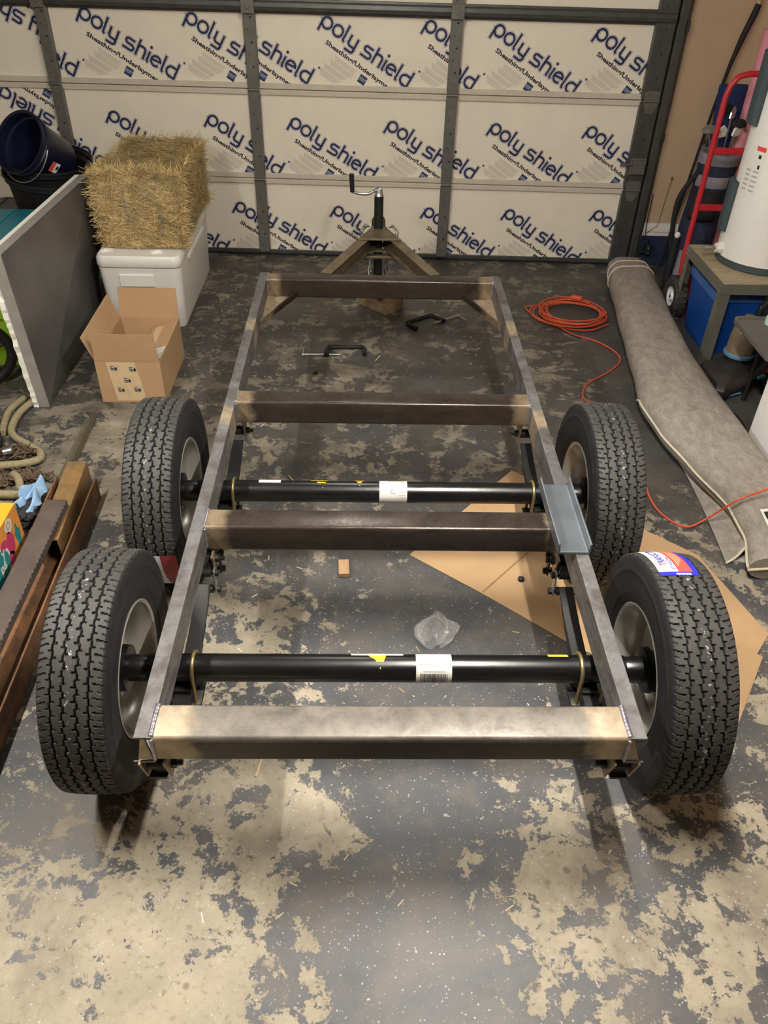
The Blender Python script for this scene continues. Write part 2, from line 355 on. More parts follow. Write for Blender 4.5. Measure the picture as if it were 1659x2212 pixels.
def text_geo(txt, size, offset=0.0, res=2, width=None):
    cu = bpy.data.curves.new('tmp', 'FONT'); cu.body = txt; cu.size = size; cu.offset = offset; cu.resolution_u = res
    o = bpy.data.objects.new('tmp', cu); COL.objects.link(o); bpy.context.view_layer.update()
    me = o.to_mesh(); vs = [v.co.copy() for v in me.vertices]; fs = [tuple(p.vertices) for p in me.polygons]
    o.to_mesh_clear(); bpy.data.objects.remove(o); bpy.data.curves.remove(cu)
    if width and vs:
        x0 = min(v.x for v in vs); x1 = max(v.x for v in vs)
        for v in vs: v.x = (v.x-x0)*width/(x1-x0)
    return vs, fs
def rotx(a): return Matrix.Rotation(a, 3, 'X')
def roty(a): return Matrix.Rotation(a, 3, 'Y')
def rotz(a): return Matrix.Rotation(a, 3, 'Z')
# ------------------------------------------------------------------ the setting
DQ = -0.032; DY = 4.5688                      # the door wall is turned a little from the trailer's axis
def dw(s, off, z): return Vector((s*math.cos(DQ)+off*math.sin(DQ), DY+s*math.sin(DQ)-off*math.cos(DQ), z))   # off: towards the camera
SL, SR, OFFN, ZC = -3.7, 3.15, 8.2, 2.72      # room: left, right, near end, ceiling
b = MB(); b.add([dw(SL, OFFN, 0), dw(SR, OFFN, 0), dw(SR, -0.3, 0), dw(SL, -0.3, 0)], [(0, 1, 2, 3)]); struct(b.build('floor', 'painted_concrete'))
b = MB(); b.add([dw(SL, OFFN, ZC), dw(SR, OFFN, ZC), dw(SR, -0.3, ZC), dw(SL, -0.3, ZC)], [(0, 3, 2, 1)]); struct(b.build('ceiling', 'ceiling_white'))
def wallbox(b, s0, s1, z0, z1, o0=0.0, o1=-0.12, mi=0):
    P = [dw(s, o, z) for s in (s0, s1) for o in (o0, o1) for z in (z0, z1)]
    b.add(P, [(0, 1, 3, 2), (4, 6, 7, 5), (0, 4, 5, 1), (2, 3, 7, 6), (0, 2, 6, 4), (1, 5, 7, 3)], mi)
b = MB(); wallbox(b, 1.90, SR, 0, 0.215, 0.004, -0.12, 1); wallbox(b, 1.90, SR, 0.215, ZC); wallbox(b, SL, 1.90, 2.22, ZC); wallbox(b, SL, -3.18, 0, 2.22)
struct(b.build('wall_back', ['wall_tan', 'wall_navy']))
b = MB(); wallbox(b, SL-0.12, SL, 0, ZC, OFFN, -0.12); struct(b.build('wall_left', 'wall_pale'))
b = MB(); wallbox(b, SR, SR+0.12, 0, ZC, OFFN, -0.12); struct(b.build('wall_right', 'wall_tan'))
b = MB(); wallbox(b, SL, SR, 0, ZC, OFFN+0.12, OFFN); struct(b.build('wall_near', 'wall_pale'))
b = MB()
wallbox(b, 1.90, SR, 0.215, 0.245, 0.012, 0.0); wallbox(b, 1.90, SR, 0.245, 0.285, 0.020, 0.0); wallbox(b, 1.90, SR, 0.285, 0.303, 0.014, 0.0)
struct(b.build('trim_1', 'trim_white', bevel=0.002))
# picture hook and string beside the door
b = MB(); b.cyl(dw(2.02, 0.0, 0.61), dw(2.02, 0.012, 0.61), 0.007, 10); b.tube([dw(2.02, 0.008, 0.61), dw(2.0, 0.006, 0.34), dw(1.99, 0.022, 0.29), dw(1.92, 0.03, 0.24)], 0.0018, 6)
tag(b.build('wall_hook', 'brass_zinc', loc=dw(2.02, 0, 0.61)), 'tiny hook with a thin cord hanging down the tan wall beside the garage door', 'hook')

# ---- sectional garage door, seen from inside (local: x along the door, -y into the room, z up)
door = bpy.data.objects.new('door_1', None); COL.objects.link(door); door.location = (0, DY, 0); door.rotation_euler = (0, 0, DQ); struct(door); ORG[door.name] = Vector()
ZS = [0.0, 0.535, 1.088, 1.545, 2.16]
STILES = [-3.10, -2.085, -0.806, 0.472, 1.755]
# skeleton strokes of the printed word, millimetres along / above its baseline
def arc(cx, cy, r, a0, a1, n=14): return [(cx+r*math.cos(math.radians(a0+(a1-a0)*i/n)), cy+r*math.sin(math.radians(a0+(a1-a0)*i/n))) for i in range(n+1)]
GLYPH = [
    [(-122, -35)]+[(-122, 29)]+arc(-91, 29, 31, 180, -165, 26), arc(-13, 29, 31, 0, 360, 30)[:-1]+[(18, 29)],
    [(36, 94), (36, 8), (38, 2), (48, -3)],
    [(73, 60), (73, 17)]+arc(90, 17, 17, 180, 270, 6)+[(121, 0)], [(121, 60), (121, -14)]+arc(106, -14, 16, 0, -90, 6)+[(66, -30)],
    [(230, 60)]+arc(190, 46, 14.5, 90, 270, 10)+arc(216, 15.5, 15.5, 90, -90, 10)+[(166, 0)],
    [(254, 94), (254, -6)], [(254, 44)]+arc(272, 42, 18, 160, 90, 4)+arc(285, 42, 18, 90, 0, 6)+[(303, -6)],
    [(328, 62), (328, 4), (338, -3)],
    [(354, 30), (402, 38)]+arc(379, 31, 29, 14, 318, 24),
    [(427, 98), (427, 8), (429, 2), (439, -3)],
    [(515, 98), (515, 0), (485, 0)]+arc(485, 30, 30, 270, 90, 14)+[(512, 60)]]
DOTS = [(327, 88, 4.5), (537, 121, 1.5)]
def ribbon(pts, w, ext):
    P = [Vector((x, y)) for x, y in pts]; n = len(P)
    P[0] = P[0]+(P[0]-P[1]).normalized()*ext; P[-1] = P[-1]+(P[-1]-P[-2]).normalized()*ext
    L = []; R = []
    for i in range(n):
        d0 = (P[i]-P[i-1]).normalized() if i else None; d1 = (P[i+1]-P[i]).normalized() if i < n-1 else None
        d0 = d0 or d1; d1 = d1 or d0; t = (d0+d1)
        t = t.normalized() if t.length > 1e-5 else d0; nrm = Vector((-t.y, t.x)); k = 1/max(0.55, nrm.dot(Vector((-d0.y, d0.x))))
        L.append(P[i]+nrm*w*k); R.append(P[i]-nrm*w*k)
    return L+R, [(i, i+1, n+i+1, n+i) for i in range(n-1)]
_small = text_geo('Sheathing/Underlayment', 36, 1.25, 2, 508)
def print_unit(B, place, lite=False):
    """one printed motif; place maps (x mm, y mm, layer) to door coordinates"""
    for layer, (w, mi) in enumerate(((12.2, 1), (9.6, 0), (7.0, 2))):
        for g in GLYPH:
            vs, fs = ribbon(g, w, w-7.0)
            B.add([place(v.x, v.y, layer) for v in vs], fs, mi)
        for x, y, r in DOTS:
            rr = r+w*0.62; pts = [place(x+rr*math.cos(a*math.pi/6), y+rr*math.sin(a*math.pi/6), layer) for a in range(12)]
            B.add(pts, [tuple(range(12))], mi)
    B.add([place(v.x-47, v.y-74, 1) for v in _small[0]], _small[1], 4)
    def strip(x0, x1, y0, y1, layer, mi): B.add([place(x0, y0, layer), place(x1, y0, layer), place(x1, y1, layer), place(x0, y1, layer)], [(0, 1, 2, 3)], mi)
    rows = [(-96-5.5*k, 40+3*k, 206-6*(k % 3)-2*k) for k in range(5)] + [(-128-5.5*k, 24+4*k, 200-9*(k % 2)-3*k) for k in range(6)]
    rows += [(-168-5*k, 2+3*k, 168-4*k) for k in range(6)] + [(-204-5.5*k, -8+3*k, 150-6*k) for k in range(7)]
    for y, x0, x1 in rows: strip(x0, x1, y-1.7, y, 1, 3)
    strip(232, 282, -143, -93, 1, 5); strip(232, 282, -143, -131, 2, 2); strip(236, 278, -116, -109, 2, 3)
    strip(232, 282, -100, -93, 2, 2); strip(238, 268, -125, -121, 2, 3)
# where the motif is printed: (section, bay, feature point of the motif, door x, door z, turned over?)
PB = (-122, -33); DB = (516, 5)
PRINTS = [
 (2, 1, PB, -1.886, 1.435, 0), (2, 1, PB, -1.227, 1.426, 0), (2, 1, DB, -1.967, 1.134, 0), (2, 2, DB, -0.464, 1.129, 0), (2, 2, PB, -0.387, 1.427, 0), (2, 2, PB, 0.255, 1.422, 0),
 (2, 3, DB, 0.59, 1.121, 0), (2, 3, PB, 0.682, 1.411, 0), (2, 3, PB, 1.319, 1.407, 0), (2, 0, (36, 91), -2.138, 1.309, 1),
 (1, 0, (426, 96), -2.424, 0.93, 1),
 (1, 1, PB, -1.812, 0.857, 0), (1, 1, PB, -1.159, 0.851, 0), (1, 1, (427, 50), -1.938, 0.662, 0), (1, 2, DB, -0.685, 0.556, 0), (1, 2, PB, -0.608, 0.847, 0), (1, 2, PB, 0.036, 0.845, 0),
 (1, 3, DB, 0.641, 0.568, 0), (1, 3, PB, 0.721, 0.849, 0), (1, 3, PB, 1.359, 0.849, 0),
 (0, 1, DB, -1.113, 0.009, 0), (0, 1, PB, -1.023, 0.293, 0), (0, 2, DB, -0.402, 0.013, 0), (0, 2, PB, -0.33, 0.285, 0), (0, 2, PB, 0.31, 0.293, 0),
 (0, 3, DB, 0.809, 0.023, 0), (0, 3, PB, 0.881, 0.297, 0), (0, 3, PB, 1.507, 0.309, 0)]
ANG = math.radians(-31.7)
for sec in range(4):
    for bay in range(4):
        s0 = STILES[bay]+0.004; s1 = STILES[bay+1]-0.004; z0 = ZS[sec]+0.03; z1 = ZS[sec+1]-0.03
        if sec == 0: z0 = 0.035
        fo = MB(); fo.span((s0, -0.012, z0), (s1, 0.035, z1)); panel = fo.build('foam_panel', 'foam_cream', door, bevel=0.003, seg=1)
        B = MB()
        for (ps, pb, ft, fx, fz, flip) in PRINTS:
            if (ps, pb) != (sec, bay): continue
            a = ANG+(math.pi if flip else 0); c, s_ = math.cos(a), math.sin(a)
            def place(x, y, layer, c=c, s_=s_, ft=ft, fx=fx, fz=fz):
                x = (x-ft[0])/1000; y = (y-ft[1])/1000
                return Vector((fx+x*c-y*s_, -0.0124-0.0003*layer, fz+x*s_+y*c))
            print_unit(B, place)
        if B.v:
            o = B.build('printed_lettering', ['foam_cream', 'print_halo', 'print_navy', 'print_grey', 'print_black', 'print_blue'], panel)
            bm = bmesh.new(); bm.from_mesh(o.data)
            for co, no in (((s0+0.004, 0, 0), (-1, 0, 0)), ((s1-0.004, 0, 0), (1, 0, 0)), ((0, 0, z0+0.004), (0, 0, -1)), ((0, 0, z1-0.004), (0, 0, 1))):
                bmesh.ops.bisect_plane(bm, geom=bm.verts[:]+bm.edges[:]+bm.faces[:], dist=1e-6, plane_co=co, plane_no=no, clear_outer=True)
            bm.to_mesh(o.data); bm.free(); o['label'] = 'navy lettering with pale outline, small print and blue squares on cream foam'
for z in ZS[1:3]:
    for k, (z0, z1) in enumerate(((z-0.034, z-0.002), (z+0.002, z+0.034))):
        b = MB(); b.span((-3.12, -0.030+0.004*k, z0), (1.70, 0.03, z1)); b.build('section_rail', 'rail_white', door, bevel=0.004)
b = MB(); b.span((-3.12, -0.024, ZS[3]-0.03), (1.70, 0.03, ZS[3]+0.03)); b.build('section_rail', 'rail_white', door, bevel=0.004)
b = MB(); b.span((-3.12, -0.022, 0.012), (1.80, 0.03, 0.040)); b.build('bottom_rail', 'galvanised_dark', door, bevel=0.003)
b = MB(); b.cyl((-3.12, -0.008, 0.010), (1.80, -0.008, 0.010), 0.0125, 10); b.build('rubber_seal', 'seal_black', door, smooth=True)
# hat-shaped stiffening strut across the top of the view
pf = [(0.0, -0.040), (-0.012, -0.040), (-0.016, -0.026), (-0.050, -0.022), (-0.056, 0.0), (-0.050, 0.022), (-0.016, 0.026), (-0.012, 0.040), (0, 0.040)]
b = MB(); b.loft([[Vector((x, -0.026+y, ZS[3]+0.002+z)) for y, z in pf] for x in (-3.12, 1.80)]); b.build('strut', 'galvanised_dark', door, bevel=0.002)
def stile(s, z0, z1, w=0.072, dep=0.045, mt='galvanised', holes=True):
    pf = [(-w/2, 0.0), (-w/2, -dep), (w/2, -dep), (w/2, 0.0)]
    b = MB(); b.loft([[Vector((s+x, -0.010+y, z)) for x, y in pf] for z in (z0, z1)])
    o = b.build('stile', mt, door, bevel=0.004)
    if holes:
        h = MB()
        for k, zz in enumerate(np.linspace(z0+0.05, z1-0.05, 6)):
            r = 0.007 if k % 2 else 0.0045
            h.cyl((s+(0.008 if k % 2 else -0.012), -0.010-dep-0.0006, zz), (s+(0.008 if k % 2 else -0.012), -0.010-dep+0.001, zz), r, 10)
        h.build('punched_hole', 'seal_black', o)
    return o
for sec in range(4):
    z0, z1 = ZS[sec], ZS[sec+1]
    for s in STILES[1:4]: stile(s, z0+0.012+(0.02 if sec == 0 else 0), z1-0.008)
    stile(1.748, z0+0.012, z1-0.008, 0.118, 0.046, 'galvanised_dark')
    stile(-3.09, z0+0.012, z1-0.008, 0.10, 0.046, 'galvanised_dark', False)
def hinge(s, z, w):
    b = MB(); y = -0.056
    b.prism([(s-w, y, z+0.050), (s-w*0.6, y, z+0.062), (s+w*0.6, y, z+0.062), (s+w, y, z+0.050), (s+w, y, z+0.006), (s-w, y, z+0.006)], (0, -0.003, 0))
    b.prism([(s-w, y, z-0.006), (s+w, y, z-0.006), (s+w*0.45, y, z-0.072), (s-w*0.45, y, z-0.072)], (0, -0.003, 0))
    b.cyl((s-w*1.05, y-0.004, z), (s+w*1.05, y-0.004, z), 0.0085, 12)
    for dx, dz in ((-0.5, 0.04), (0.5, 0.04), (0, -0.05)): b.cyl((s+dx*w, y-0.001, z+dz), (s+dx*w, y-0.008, z+dz), 0.006, 8)
    b.build('hinge', 'galvanised', door, bevel=0.001, seg=1)
for z in ZS[1:3]:
    for s in STILES[1:4]: hinge(s, z, 0.034)
    hinge(1.752, z, 0.05)
for s in STILES[1:4]:
    b = MB(); b.span((s-0.04, -0.090, ZS[3]-0.035), (s+0.04, -0.080, ZS[3]+0.045)); b.cyl((s, -0.088, ZS[3]+0.0), (s, -0.098, ZS[3]+0.0), 0.012, 10); b.build('strut_clip', 'galvanised', door, bevel=0.002)
# slide latch on the end stile
b = MB(); b.span((1.715, -0.085, 0.645), (1.800, -0.058, 0.735)); b.span((1.700, -0.066, 0.635), (1.805, -0.056, 0.745)); b.build('latch', 'galvanised', door, bevel=0.004)
b = MB(); b.cyl((1.64, -0.072, 0.705), (1.72, -0.072, 0.705), 0.008, 10); b.box((1.645, -0.076, 0.705), (0.03, 0.014, 0.022)); b.build('latch_bolt', 'galvanised', door, bevel=0.002)
# vertical track at the jamb
tk = [(1.822, -0.010), (1.822, -0.050), (1.834, -0.062), (1.866, -0.062), (1.876, -0.050), (1.876, -0.040), (1.866, -0.052), (1.836, -0.052), (1.832, -0.046), (1.832, -0.010)]
b = MB(); b.loft([[Vector((x, y, z)) for x, y in tk] for z in (0.02, 2.3)]); b.build('track', 'galvanised_dark', door)
b = MB(); b.span((1.80, -0.006, 0.0), (1.905, 0.10, 2.22)); b.build('jamb', 'galvanised_dark', door)
for z in (0.22, 0.86, 1.5):
    b = MB(); b.span((1.878, -0.055, z-0.03), (1.884, 0.0, z+0.03)); b.span((1.878, -0.006, z-0.03), (1.91, 0.0, z+0.03)); b.cyl((1.884, -0.03, z), (1.892, -0.03, z), 0.008, 8); b.build('track_bracket', 'galvanised_dark', door)
# photo-eye safety sensor low on the track
b = MB(); b.box(dw(1.945, 0.055, 0.135), (0.045, 0.05, 0.075), DQ); b.box(dw(1.915, 0.05, 0.115), (0.05, 0.03, 0.02), DQ)
eye = thing('door_sensor', 'small black door sensor low on the track beside the navy baseboard', 'sensor', dw(1.93, 0.05, 0.1)); b.build('housing', 'black_plastic', eye, bevel=0.006)
b = MB(); b.cyl(dw(1.945, 0.08, 0.150), dw(1.945, 0.086, 0.150), 0.008, 12); b.build('lens', 'zinc', eye)
b = MB(); b.cyl(dw(1.95, 0.08, 0.115), dw(1.95, 0.084, 0.115), 0.005, 10); b.build('screw_head', 'zinc', eye)
b = MB(); b.tube(smoothpath([dw(1.95, 0.05, 0.17), dw(1.94, 0.06, 0.21), dw(1.915, 0.03, 0.25), dw(1.915, 0.01, 0.5)]), 0.003, 6); b.build('wire', 'black_plastic', eye)
# ------------------------------------------------------------------ the trailer
TW = 0.622                                      # half width over the rails
def zt(y): return 0.5202+0.01107*y              # top of the frame rises slightly towards the tongue
trailer = thing('trailer', 'bare steel tandem-axle trailer chassis with four wheels standing on the garage floor', 'trailer', (0, 1.4, 0))
RH = 0.1016; RF = 0.041; RT = 0.0055
for s in (-1, 1):                               # C-channel side rails, open outwards
    xo, xi = s*TW, s*(TW-RF)
    pf = [(xo, 0), (xi, 0), (xi, -RH), (xo, -RH), (xo, -RH+0.007), (xi+s*RT, -RH+0.010), (xi+s*RT, -0.010), (xo, -0.007)]
    b = MB(); b.loft([[Vector((x, y, zt(y)+z)) for x, z in pf] for y in (0.0, 2.838)])
    b.build('side_rail', 'rail_steel', trailer, bevel=0.002)
def crossmember(y0, y1, h, mt):
    r = 0.011; rings = []; yc, d = (y0+y1)/2, y1-y0
    pf = []
    for cx, cz, a0 in ((d/2-r, -r, 0), (-d/2+r, -r, 90), (-d/2+r, -h+r, 180), (d/2-r, -h+r, 270)):
        for k in range(5): a = math.radians(a0+90*k/4); pf.append((cx+r*math.cos(a), cz+r*math.sin(a)))
    for x in (-TW+RF+0.0005, -0.3, 0, 0.3, TW-RF-0.0005): rings.append([Vector((x, yc+py, zt(yc)+pz-0.0006)) for py, pz in pf])
    b = MB(); b.loft(rings); return b.build('crossmember', mt, trailer, smooth=True)
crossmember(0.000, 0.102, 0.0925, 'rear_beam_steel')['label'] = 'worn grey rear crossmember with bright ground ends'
crossmember(0.786, 0.882, 0.0990, 'beam_steel'); crossmember(1.548, 1.642, 0.0990, 'beam_steel'); crossmember(2.753, 2.837, 0.1000, 'beam_steel')
# weld beads where the crossmembers meet the rails
def weld(pts, r):
    P = smoothpath(pts, 14); b = MB(); rr = [r*(0.94+0.10*abs(math.sin(i*0.95))) for i in range(len(P))]
    b.tube(P, rr, 8); b.build('weld_bead', 'weld', trailer, smooth='all')
for y0, y1 in ((0.0, 0.102), (0.786, 0.882), (1.548, 1.642), (2.753, 2.837)):
    for s in (-1, 1):
        x = s*(TW-RF); rb = 0.0085 if y0 == 0 else 0.0065
        weld([(x, y0+0.004, zt(y0)-0.0045), (x+random.uniform(-.002, .002), (y0+y1)/2, zt(y0)-0.0045), (x, y1-0.002, zt(y1)-0.0045)], rb)
        weld([(x-s*0.001, y0-0.0005, zt(y0)-0.008), (x-s*0.001, y0-0.0005, zt(y0)-0.055), (x-s*0.001, y0-0.0005, zt(y0)-0.085)], 0.0055)
# little cut-off triangle tacked to the rear left corner
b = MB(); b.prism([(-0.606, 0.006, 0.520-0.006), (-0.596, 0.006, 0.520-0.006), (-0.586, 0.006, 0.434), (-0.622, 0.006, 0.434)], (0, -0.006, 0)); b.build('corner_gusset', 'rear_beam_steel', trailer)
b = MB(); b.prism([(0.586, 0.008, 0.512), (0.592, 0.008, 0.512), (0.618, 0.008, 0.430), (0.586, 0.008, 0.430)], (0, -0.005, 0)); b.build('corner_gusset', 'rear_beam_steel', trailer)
# gussets in the front corners: flat triangular plates below the top
for s in (-1, 1):
    z = zt(2.6)-0.098; x = s*(TW-RF)
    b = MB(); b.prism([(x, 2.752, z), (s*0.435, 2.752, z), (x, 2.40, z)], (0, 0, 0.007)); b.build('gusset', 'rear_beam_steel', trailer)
    b = MB(); b.prism([(s*0.440, 2.750, z+0.007), (s*0.428, 2.750, z+0.007), (x-s*0.001, 2.396, z+0.007), (x-s*0.001, 2.410, z+0.007)], (0, 0, 0.028)); b.build('gusset_lip', 'beam_steel', trailer)
# tongue: two channels running to the apex, a top plate, lower bars
ztg = 0.5535
for s in (-1, 1):
    b = MB(); a = Vector((s*0.283, 2.838, 0)); e = Vector((s*0.030, 3.51, 0)); t = (e-a).normalized(); n = Vector((t.y, -t.x, 0))*0.030*s
    for z0, z1 in ((-0.006, 0.0), (-0.080, -0.074)):
        b.prism([a+n+Vector((0, 0, ztg+z0)), a-n+Vector((0, 0, ztg+z0)), e-n+Vector((0, 0, ztg+z0)), e+n+Vector((0, 0, ztg+z0))], (0, 0, z1-z0))
    b.prism([a-n*0.2+Vector((0, 0, ztg-0.080)), a+Vector((0, 0, ztg-0.080)), e+Vector((0, 0, ztg-0.080)), e-n*0.2+Vector((0, 0, ztg-0.080))], (0, 0, 0.078))
    b.build('tongue_channel', 'tongue_steel', trailer, bevel=0.001, seg=1)
b = MB(); b.prism([(-0.123, 3.325, ztg+0.001), (0.125, 3.325, ztg+0.001), (0.06, 3.46, ztg+0.001), (0.045, 3.54, ztg+0.001), (-0.045, 3.54, ztg+0.001), (-0.06, 3.46, ztg+0.001)], (0, 0, 0.009)); b.build('tongue_plate', 'tongue_steel', trailer, bevel=0.001, seg=1)
for y0, z in ((3.345, 0.444), (3.405, 0.458)):
    b = MB(); b.span((-0.125+0.04*(y0 > 3.4), y0, z), (0.125-0.04*(y0 > 3.4), y0+0.035, z+0.012)); b.build('lower_bar', 'tongue_steel', trailer, bevel=0.001, seg=1)
b = MB(); b.span((-0.035, 3.55, ztg-0.07), (0.035, 3.74, ztg-0.006)); b.lathe([(0.001, 0.012), (0.03, 0.004), (0.042, -0.02), (0.042, -0.07)], (0, 3.76, ztg-0.006), 'Z', 20); b.build('coupler', 'black_satin', trailer, bevel=0.006)
# tongue jack
JY = 3.515; jx = -0.004; JT = 0.746
b = MB(); b.cyl((jx, JY, 0.20), (jx, JY, JT), 0.0265, 24); b.cyl((jx, JY, 0.165), (jx, JY, 0.22), 0.021, 20); b.cyl((jx, JY, 0.155), (jx, JY, 0.165), 0.05, 24)
jack = b.build('jack_post', 'black_satin', trailer, smooth=True)
b = MB(); b.lathe([(0.001, 0.046), (0.016, 0.040), (0.021, 0.024), (0.023, 0.006), (0.028, 0.0), (0.001, 0.0)], (jx, JY, JT), 'Z', 20); b.build('jack_cap', 'zinc', jack, smooth=True)
b = MB(); b.tube(smoothpath([(jx+0.012, JY, JT+0.038), (jx-0.03, JY, JT+0.024), (jx-0.062, JY, JT+0.008), (jx-0.11, JY, JT+0.009), (jx-0.152, JY-0.004, JT+0.020)], 5), [0.016, 0.015, 0.014, 0.013, 0.011]+[0.0085]*15+[0.008], 10); b.build('crank_arm', 'zinc', jack, smooth=True)
b = MB(); b.cyl((jx-0.152, JY-0.004, JT+0.018), (jx-0.157, JY-0.004, JT+0.118), 0.0125, 16, 0, 0.0145); b.build('crank_grip', 'black_plastic', jack, smooth=True, bevel=0.003)
# safety chains on the tongue
lk = MB(); P = []
for i in range(20):
    a = 2*math.pi*i/20; P.append((0.008*math.sin(a), (0.012 if math.cos(a) > 0 else -0.012)+0.008*math.cos(a), 0))
lk.tube(P, 0.0035, 6, closed=True)
def link_mesh(parent, mt):
    o = lk.build('chain_link', mt, None, smooth='all'); o.parent = parent; return o
def chain(parent, pts, mt, first):
    P = smoothpath(pts, 60); d = 0; last = P[0]; k = 0
    org = ORG[parent.name]
    for p in P[1:]:
        if (p-last).length >= 0.026:
            t = (p-last).normalized(); o = first[0] if first[0].get('free') else first[0].copy()
            if o is first[0]: del o['free']
            else: COL.objects.link(o)
            o.parent = parent; q = t.to_track_quat('Y', 'Z'); o.rotation_mode = 'QUATERNION'
            o.rotation_quaternion = q @ Matrix.Rotation(math.pi/2*(k % 2)+0.3, 4, 'Y').to_quaternion(); o.location = (p+last)/2-org; last = p; k += 1
lz = [link_mesh(trailer, 'zinc')]; lz[0]['free'] = 1
for s in (-1, 1):
    chain(trailer, [(s*0.065, 3.50, 0.575), (s*0.085, 3.47, 0.585), (s*0.105, 3.44, 0.56), (s*0.085, 3.46, 0.50), (s*0.065, 3.52, 0.42), (s*0.05, 3.56, 0.34), (s*0.055, 3.52, 0.27), (s*0.042, 3.57, 0.24), (s*0.045, 3.53, 0.33)], 'zinc', lz)
# ---- wheels
TR = 0.3458; XT = 0.7945
def tire_mesh():
    NT_, PN = 780, 60
    xs = np.linspace(-0.078, 0.078, 66); th = np.arange(NT_)*2*np.pi/NT_
    side = [(0.0805, TR-0.0075), (0.0835, TR-0.013), (0.0858, TR-0.022), (0.0868, TR-0.034), (0.0872, TR-0.046), (0.0886, TR-0.048), (0.0888, TR-0.054), (0.0876, TR-0.057), (0.0880, TR-0.075), (0.0868, 0.248), (0.0840, 0.230), (0.0838, 0.226), (0.0822, 0.225), (0.0775, 0.210), (0.0735, 0.200), (0.0690, 0.1935), (0.058, 0.189)]
    prof = [(-x, r) for x, r in side[::-1]]+[(x, TR-0.0045*(x/0.078)**2) for x in xs]+side
    px = np.array([p[0] for p in prof]); pr = np.array([p[1] for p in prof]); ns = len(side)
    Rr = np.repeat(pr[None, :], NT_, 0); phi = (th*PN/(2*np.pi)) % 1.0; PH = phi[:, None]; Xg = px[None, :]
    dep = np.zeros_like(Rr); istread = np.zeros(len(px), bool); istread[ns-4:-ns+4] = True
    for k, c in enumerate((-0.047, -0.0165, 0.0165, 0.047)):
        ph = (PH+0.25*k) % 1; cc = c+np.where(ph < 0.5, 0.0018, -0.0018)
        dep = np.maximum(dep, np.where(np.abs(Xg-cc) < 0.0025, 0.0075, 0))
        dep = np.maximum(dep, np.where((ph < 0.10) & (Xg > c-0.002) & (Xg < c+0.0105), 0.0065, 0))
        dep = np.maximum(dep, np.where((ph > 0.5) & (ph < 0.60) & (Xg < c+0.002) & (Xg > c-0.0105), 0.0065, 0))
    for sgn in (-1, 1):
        xa = Xg*sgn; ph = (PH+0.12*np.floor((xa-0.058)/0.008)*0.6+(0.3 if sgn > 0 else 0)) % 1
        dep = np.maximum(dep, np.where((ph < 0.10) & (xa > 0.058), 0.0055, 0))
        ph2 = (ph+0.5) % 1; dep = np.maximum(dep, np.where((ph2 < 0.085) & (xa > 0.070), 0.003, 0))
    Rr = Rr-np.where(istread[None, :], dep, 0)
    V = np.stack([np.repeat(px[None, :], NT_, 0), Rr*np.cos(th)[:, None], Rr*np.sin(th)[:, None]], 2).reshape(-1, 3)
    npf = len(px); i = np.arange(NT_)[:, None]; j = np.arange(npf-1)[None, :]; i2 = (i+1) % NT_
    F = np.stack([i*npf+j, i2*npf+j, i2*npf+j+1, i*npf+j+1], 2).reshape(-1, 4)
    me = bpy.data.meshes.new('tire'); me.vertices.add(len(V)); me.vertices.foreach_set('co', V.ravel())
    me.loops.add(F.size); me.loops.foreach_set('vertex_index', F.ravel().astype(np.int32)); me.polygons.add(len(F))
    me.polygons.foreach_set('loop_start', np.arange(0, F.size, 4, dtype=np.int32))
    me.materials.append(M_RUB); me.update(calc_edges=True); me.validate()
    bm = bmesh.new(); bm.from_mesh(me); bmesh.ops.recalc_face_normals(bm, faces=bm.faces); bm.to_mesh(me); bm.free()
    me.polygons.foreach_set('use_smooth', [True]*len(me.polygons))
    try: me.set_sharp_from_angle(angle=math.radians(34))
    except Exception: pass
    return me
TIRE = tire_mesh()
# rim, local x: + is the outer side of the wheel
rim = MB()
rim.lathe([(0.189, -0.060), (0.197, -0.070), (0.199, -0.076), (0.196, -0.078), (0.188, -0.073), (0.184, -0.058), (0.172, -0.046), (0.165, -0.02), (0.163, 0.02), (0.172, 0.046), (0.184, 0.058), (0.192, 0.074), (0.198, 0.076)], axis='X', n=64)
rim.lathe([(0.165, 0.006), (0.150, 0.026), (0.128, 0.036), (0.105, 0.030), (0.085, 0.018), (0.062, 0.016), (0.050, 0.020)], axis='X', n=64)
hub = MB()
hub.lathe([(0.001, -0.128), (0.030, -0.128), (0.032, -0.115), (0.034, -0.110), (0.038, -0.100), (0.040, -0.055), (0.066, -0.050), (0.068, -0.030), (0.058, -0.020), (0.056, 0.014), (0.046, 0.02), (0.04, 0.055), (0.001, 0.06)], axis='X', n=36)
for k in range(5):
    a = 2*math.pi*k/5; hub.cyl((-0.045, 0.056*math.cos(a), 0.056*math.sin(a)), (0.034, 0.056*math.cos(a), 0.056*math.sin(a)), 0.0075, 8)
def wheel(s, y, spin, rise=0.0):
    o = bpy.data.objects.new('tire', TIRE); COL.objects.link(o); o.parent = trailer
    o.location = Vector((s*XT, y, TR-0.002))-ORG[trailer.name]; o.rotation_euler = (spin, 0, 0 if s > 0 else math.pi); ORG[o.name] = Vector()
    r = rim.build('wheel_rim', 'rim_silver', o, smooth=True); h = hub.build('wheel_hub', 'black_paint', o, smooth=True); return o
YA1, YA2 = 0.3678, 1.2237
w_rl = wheel(-1, YA1, 0.11); w_rr = wheel(1, YA1, 0.05); w_fl = wheel(-1, YA2, 0.42); w_fr = wheel(1, YA2, 0.77)
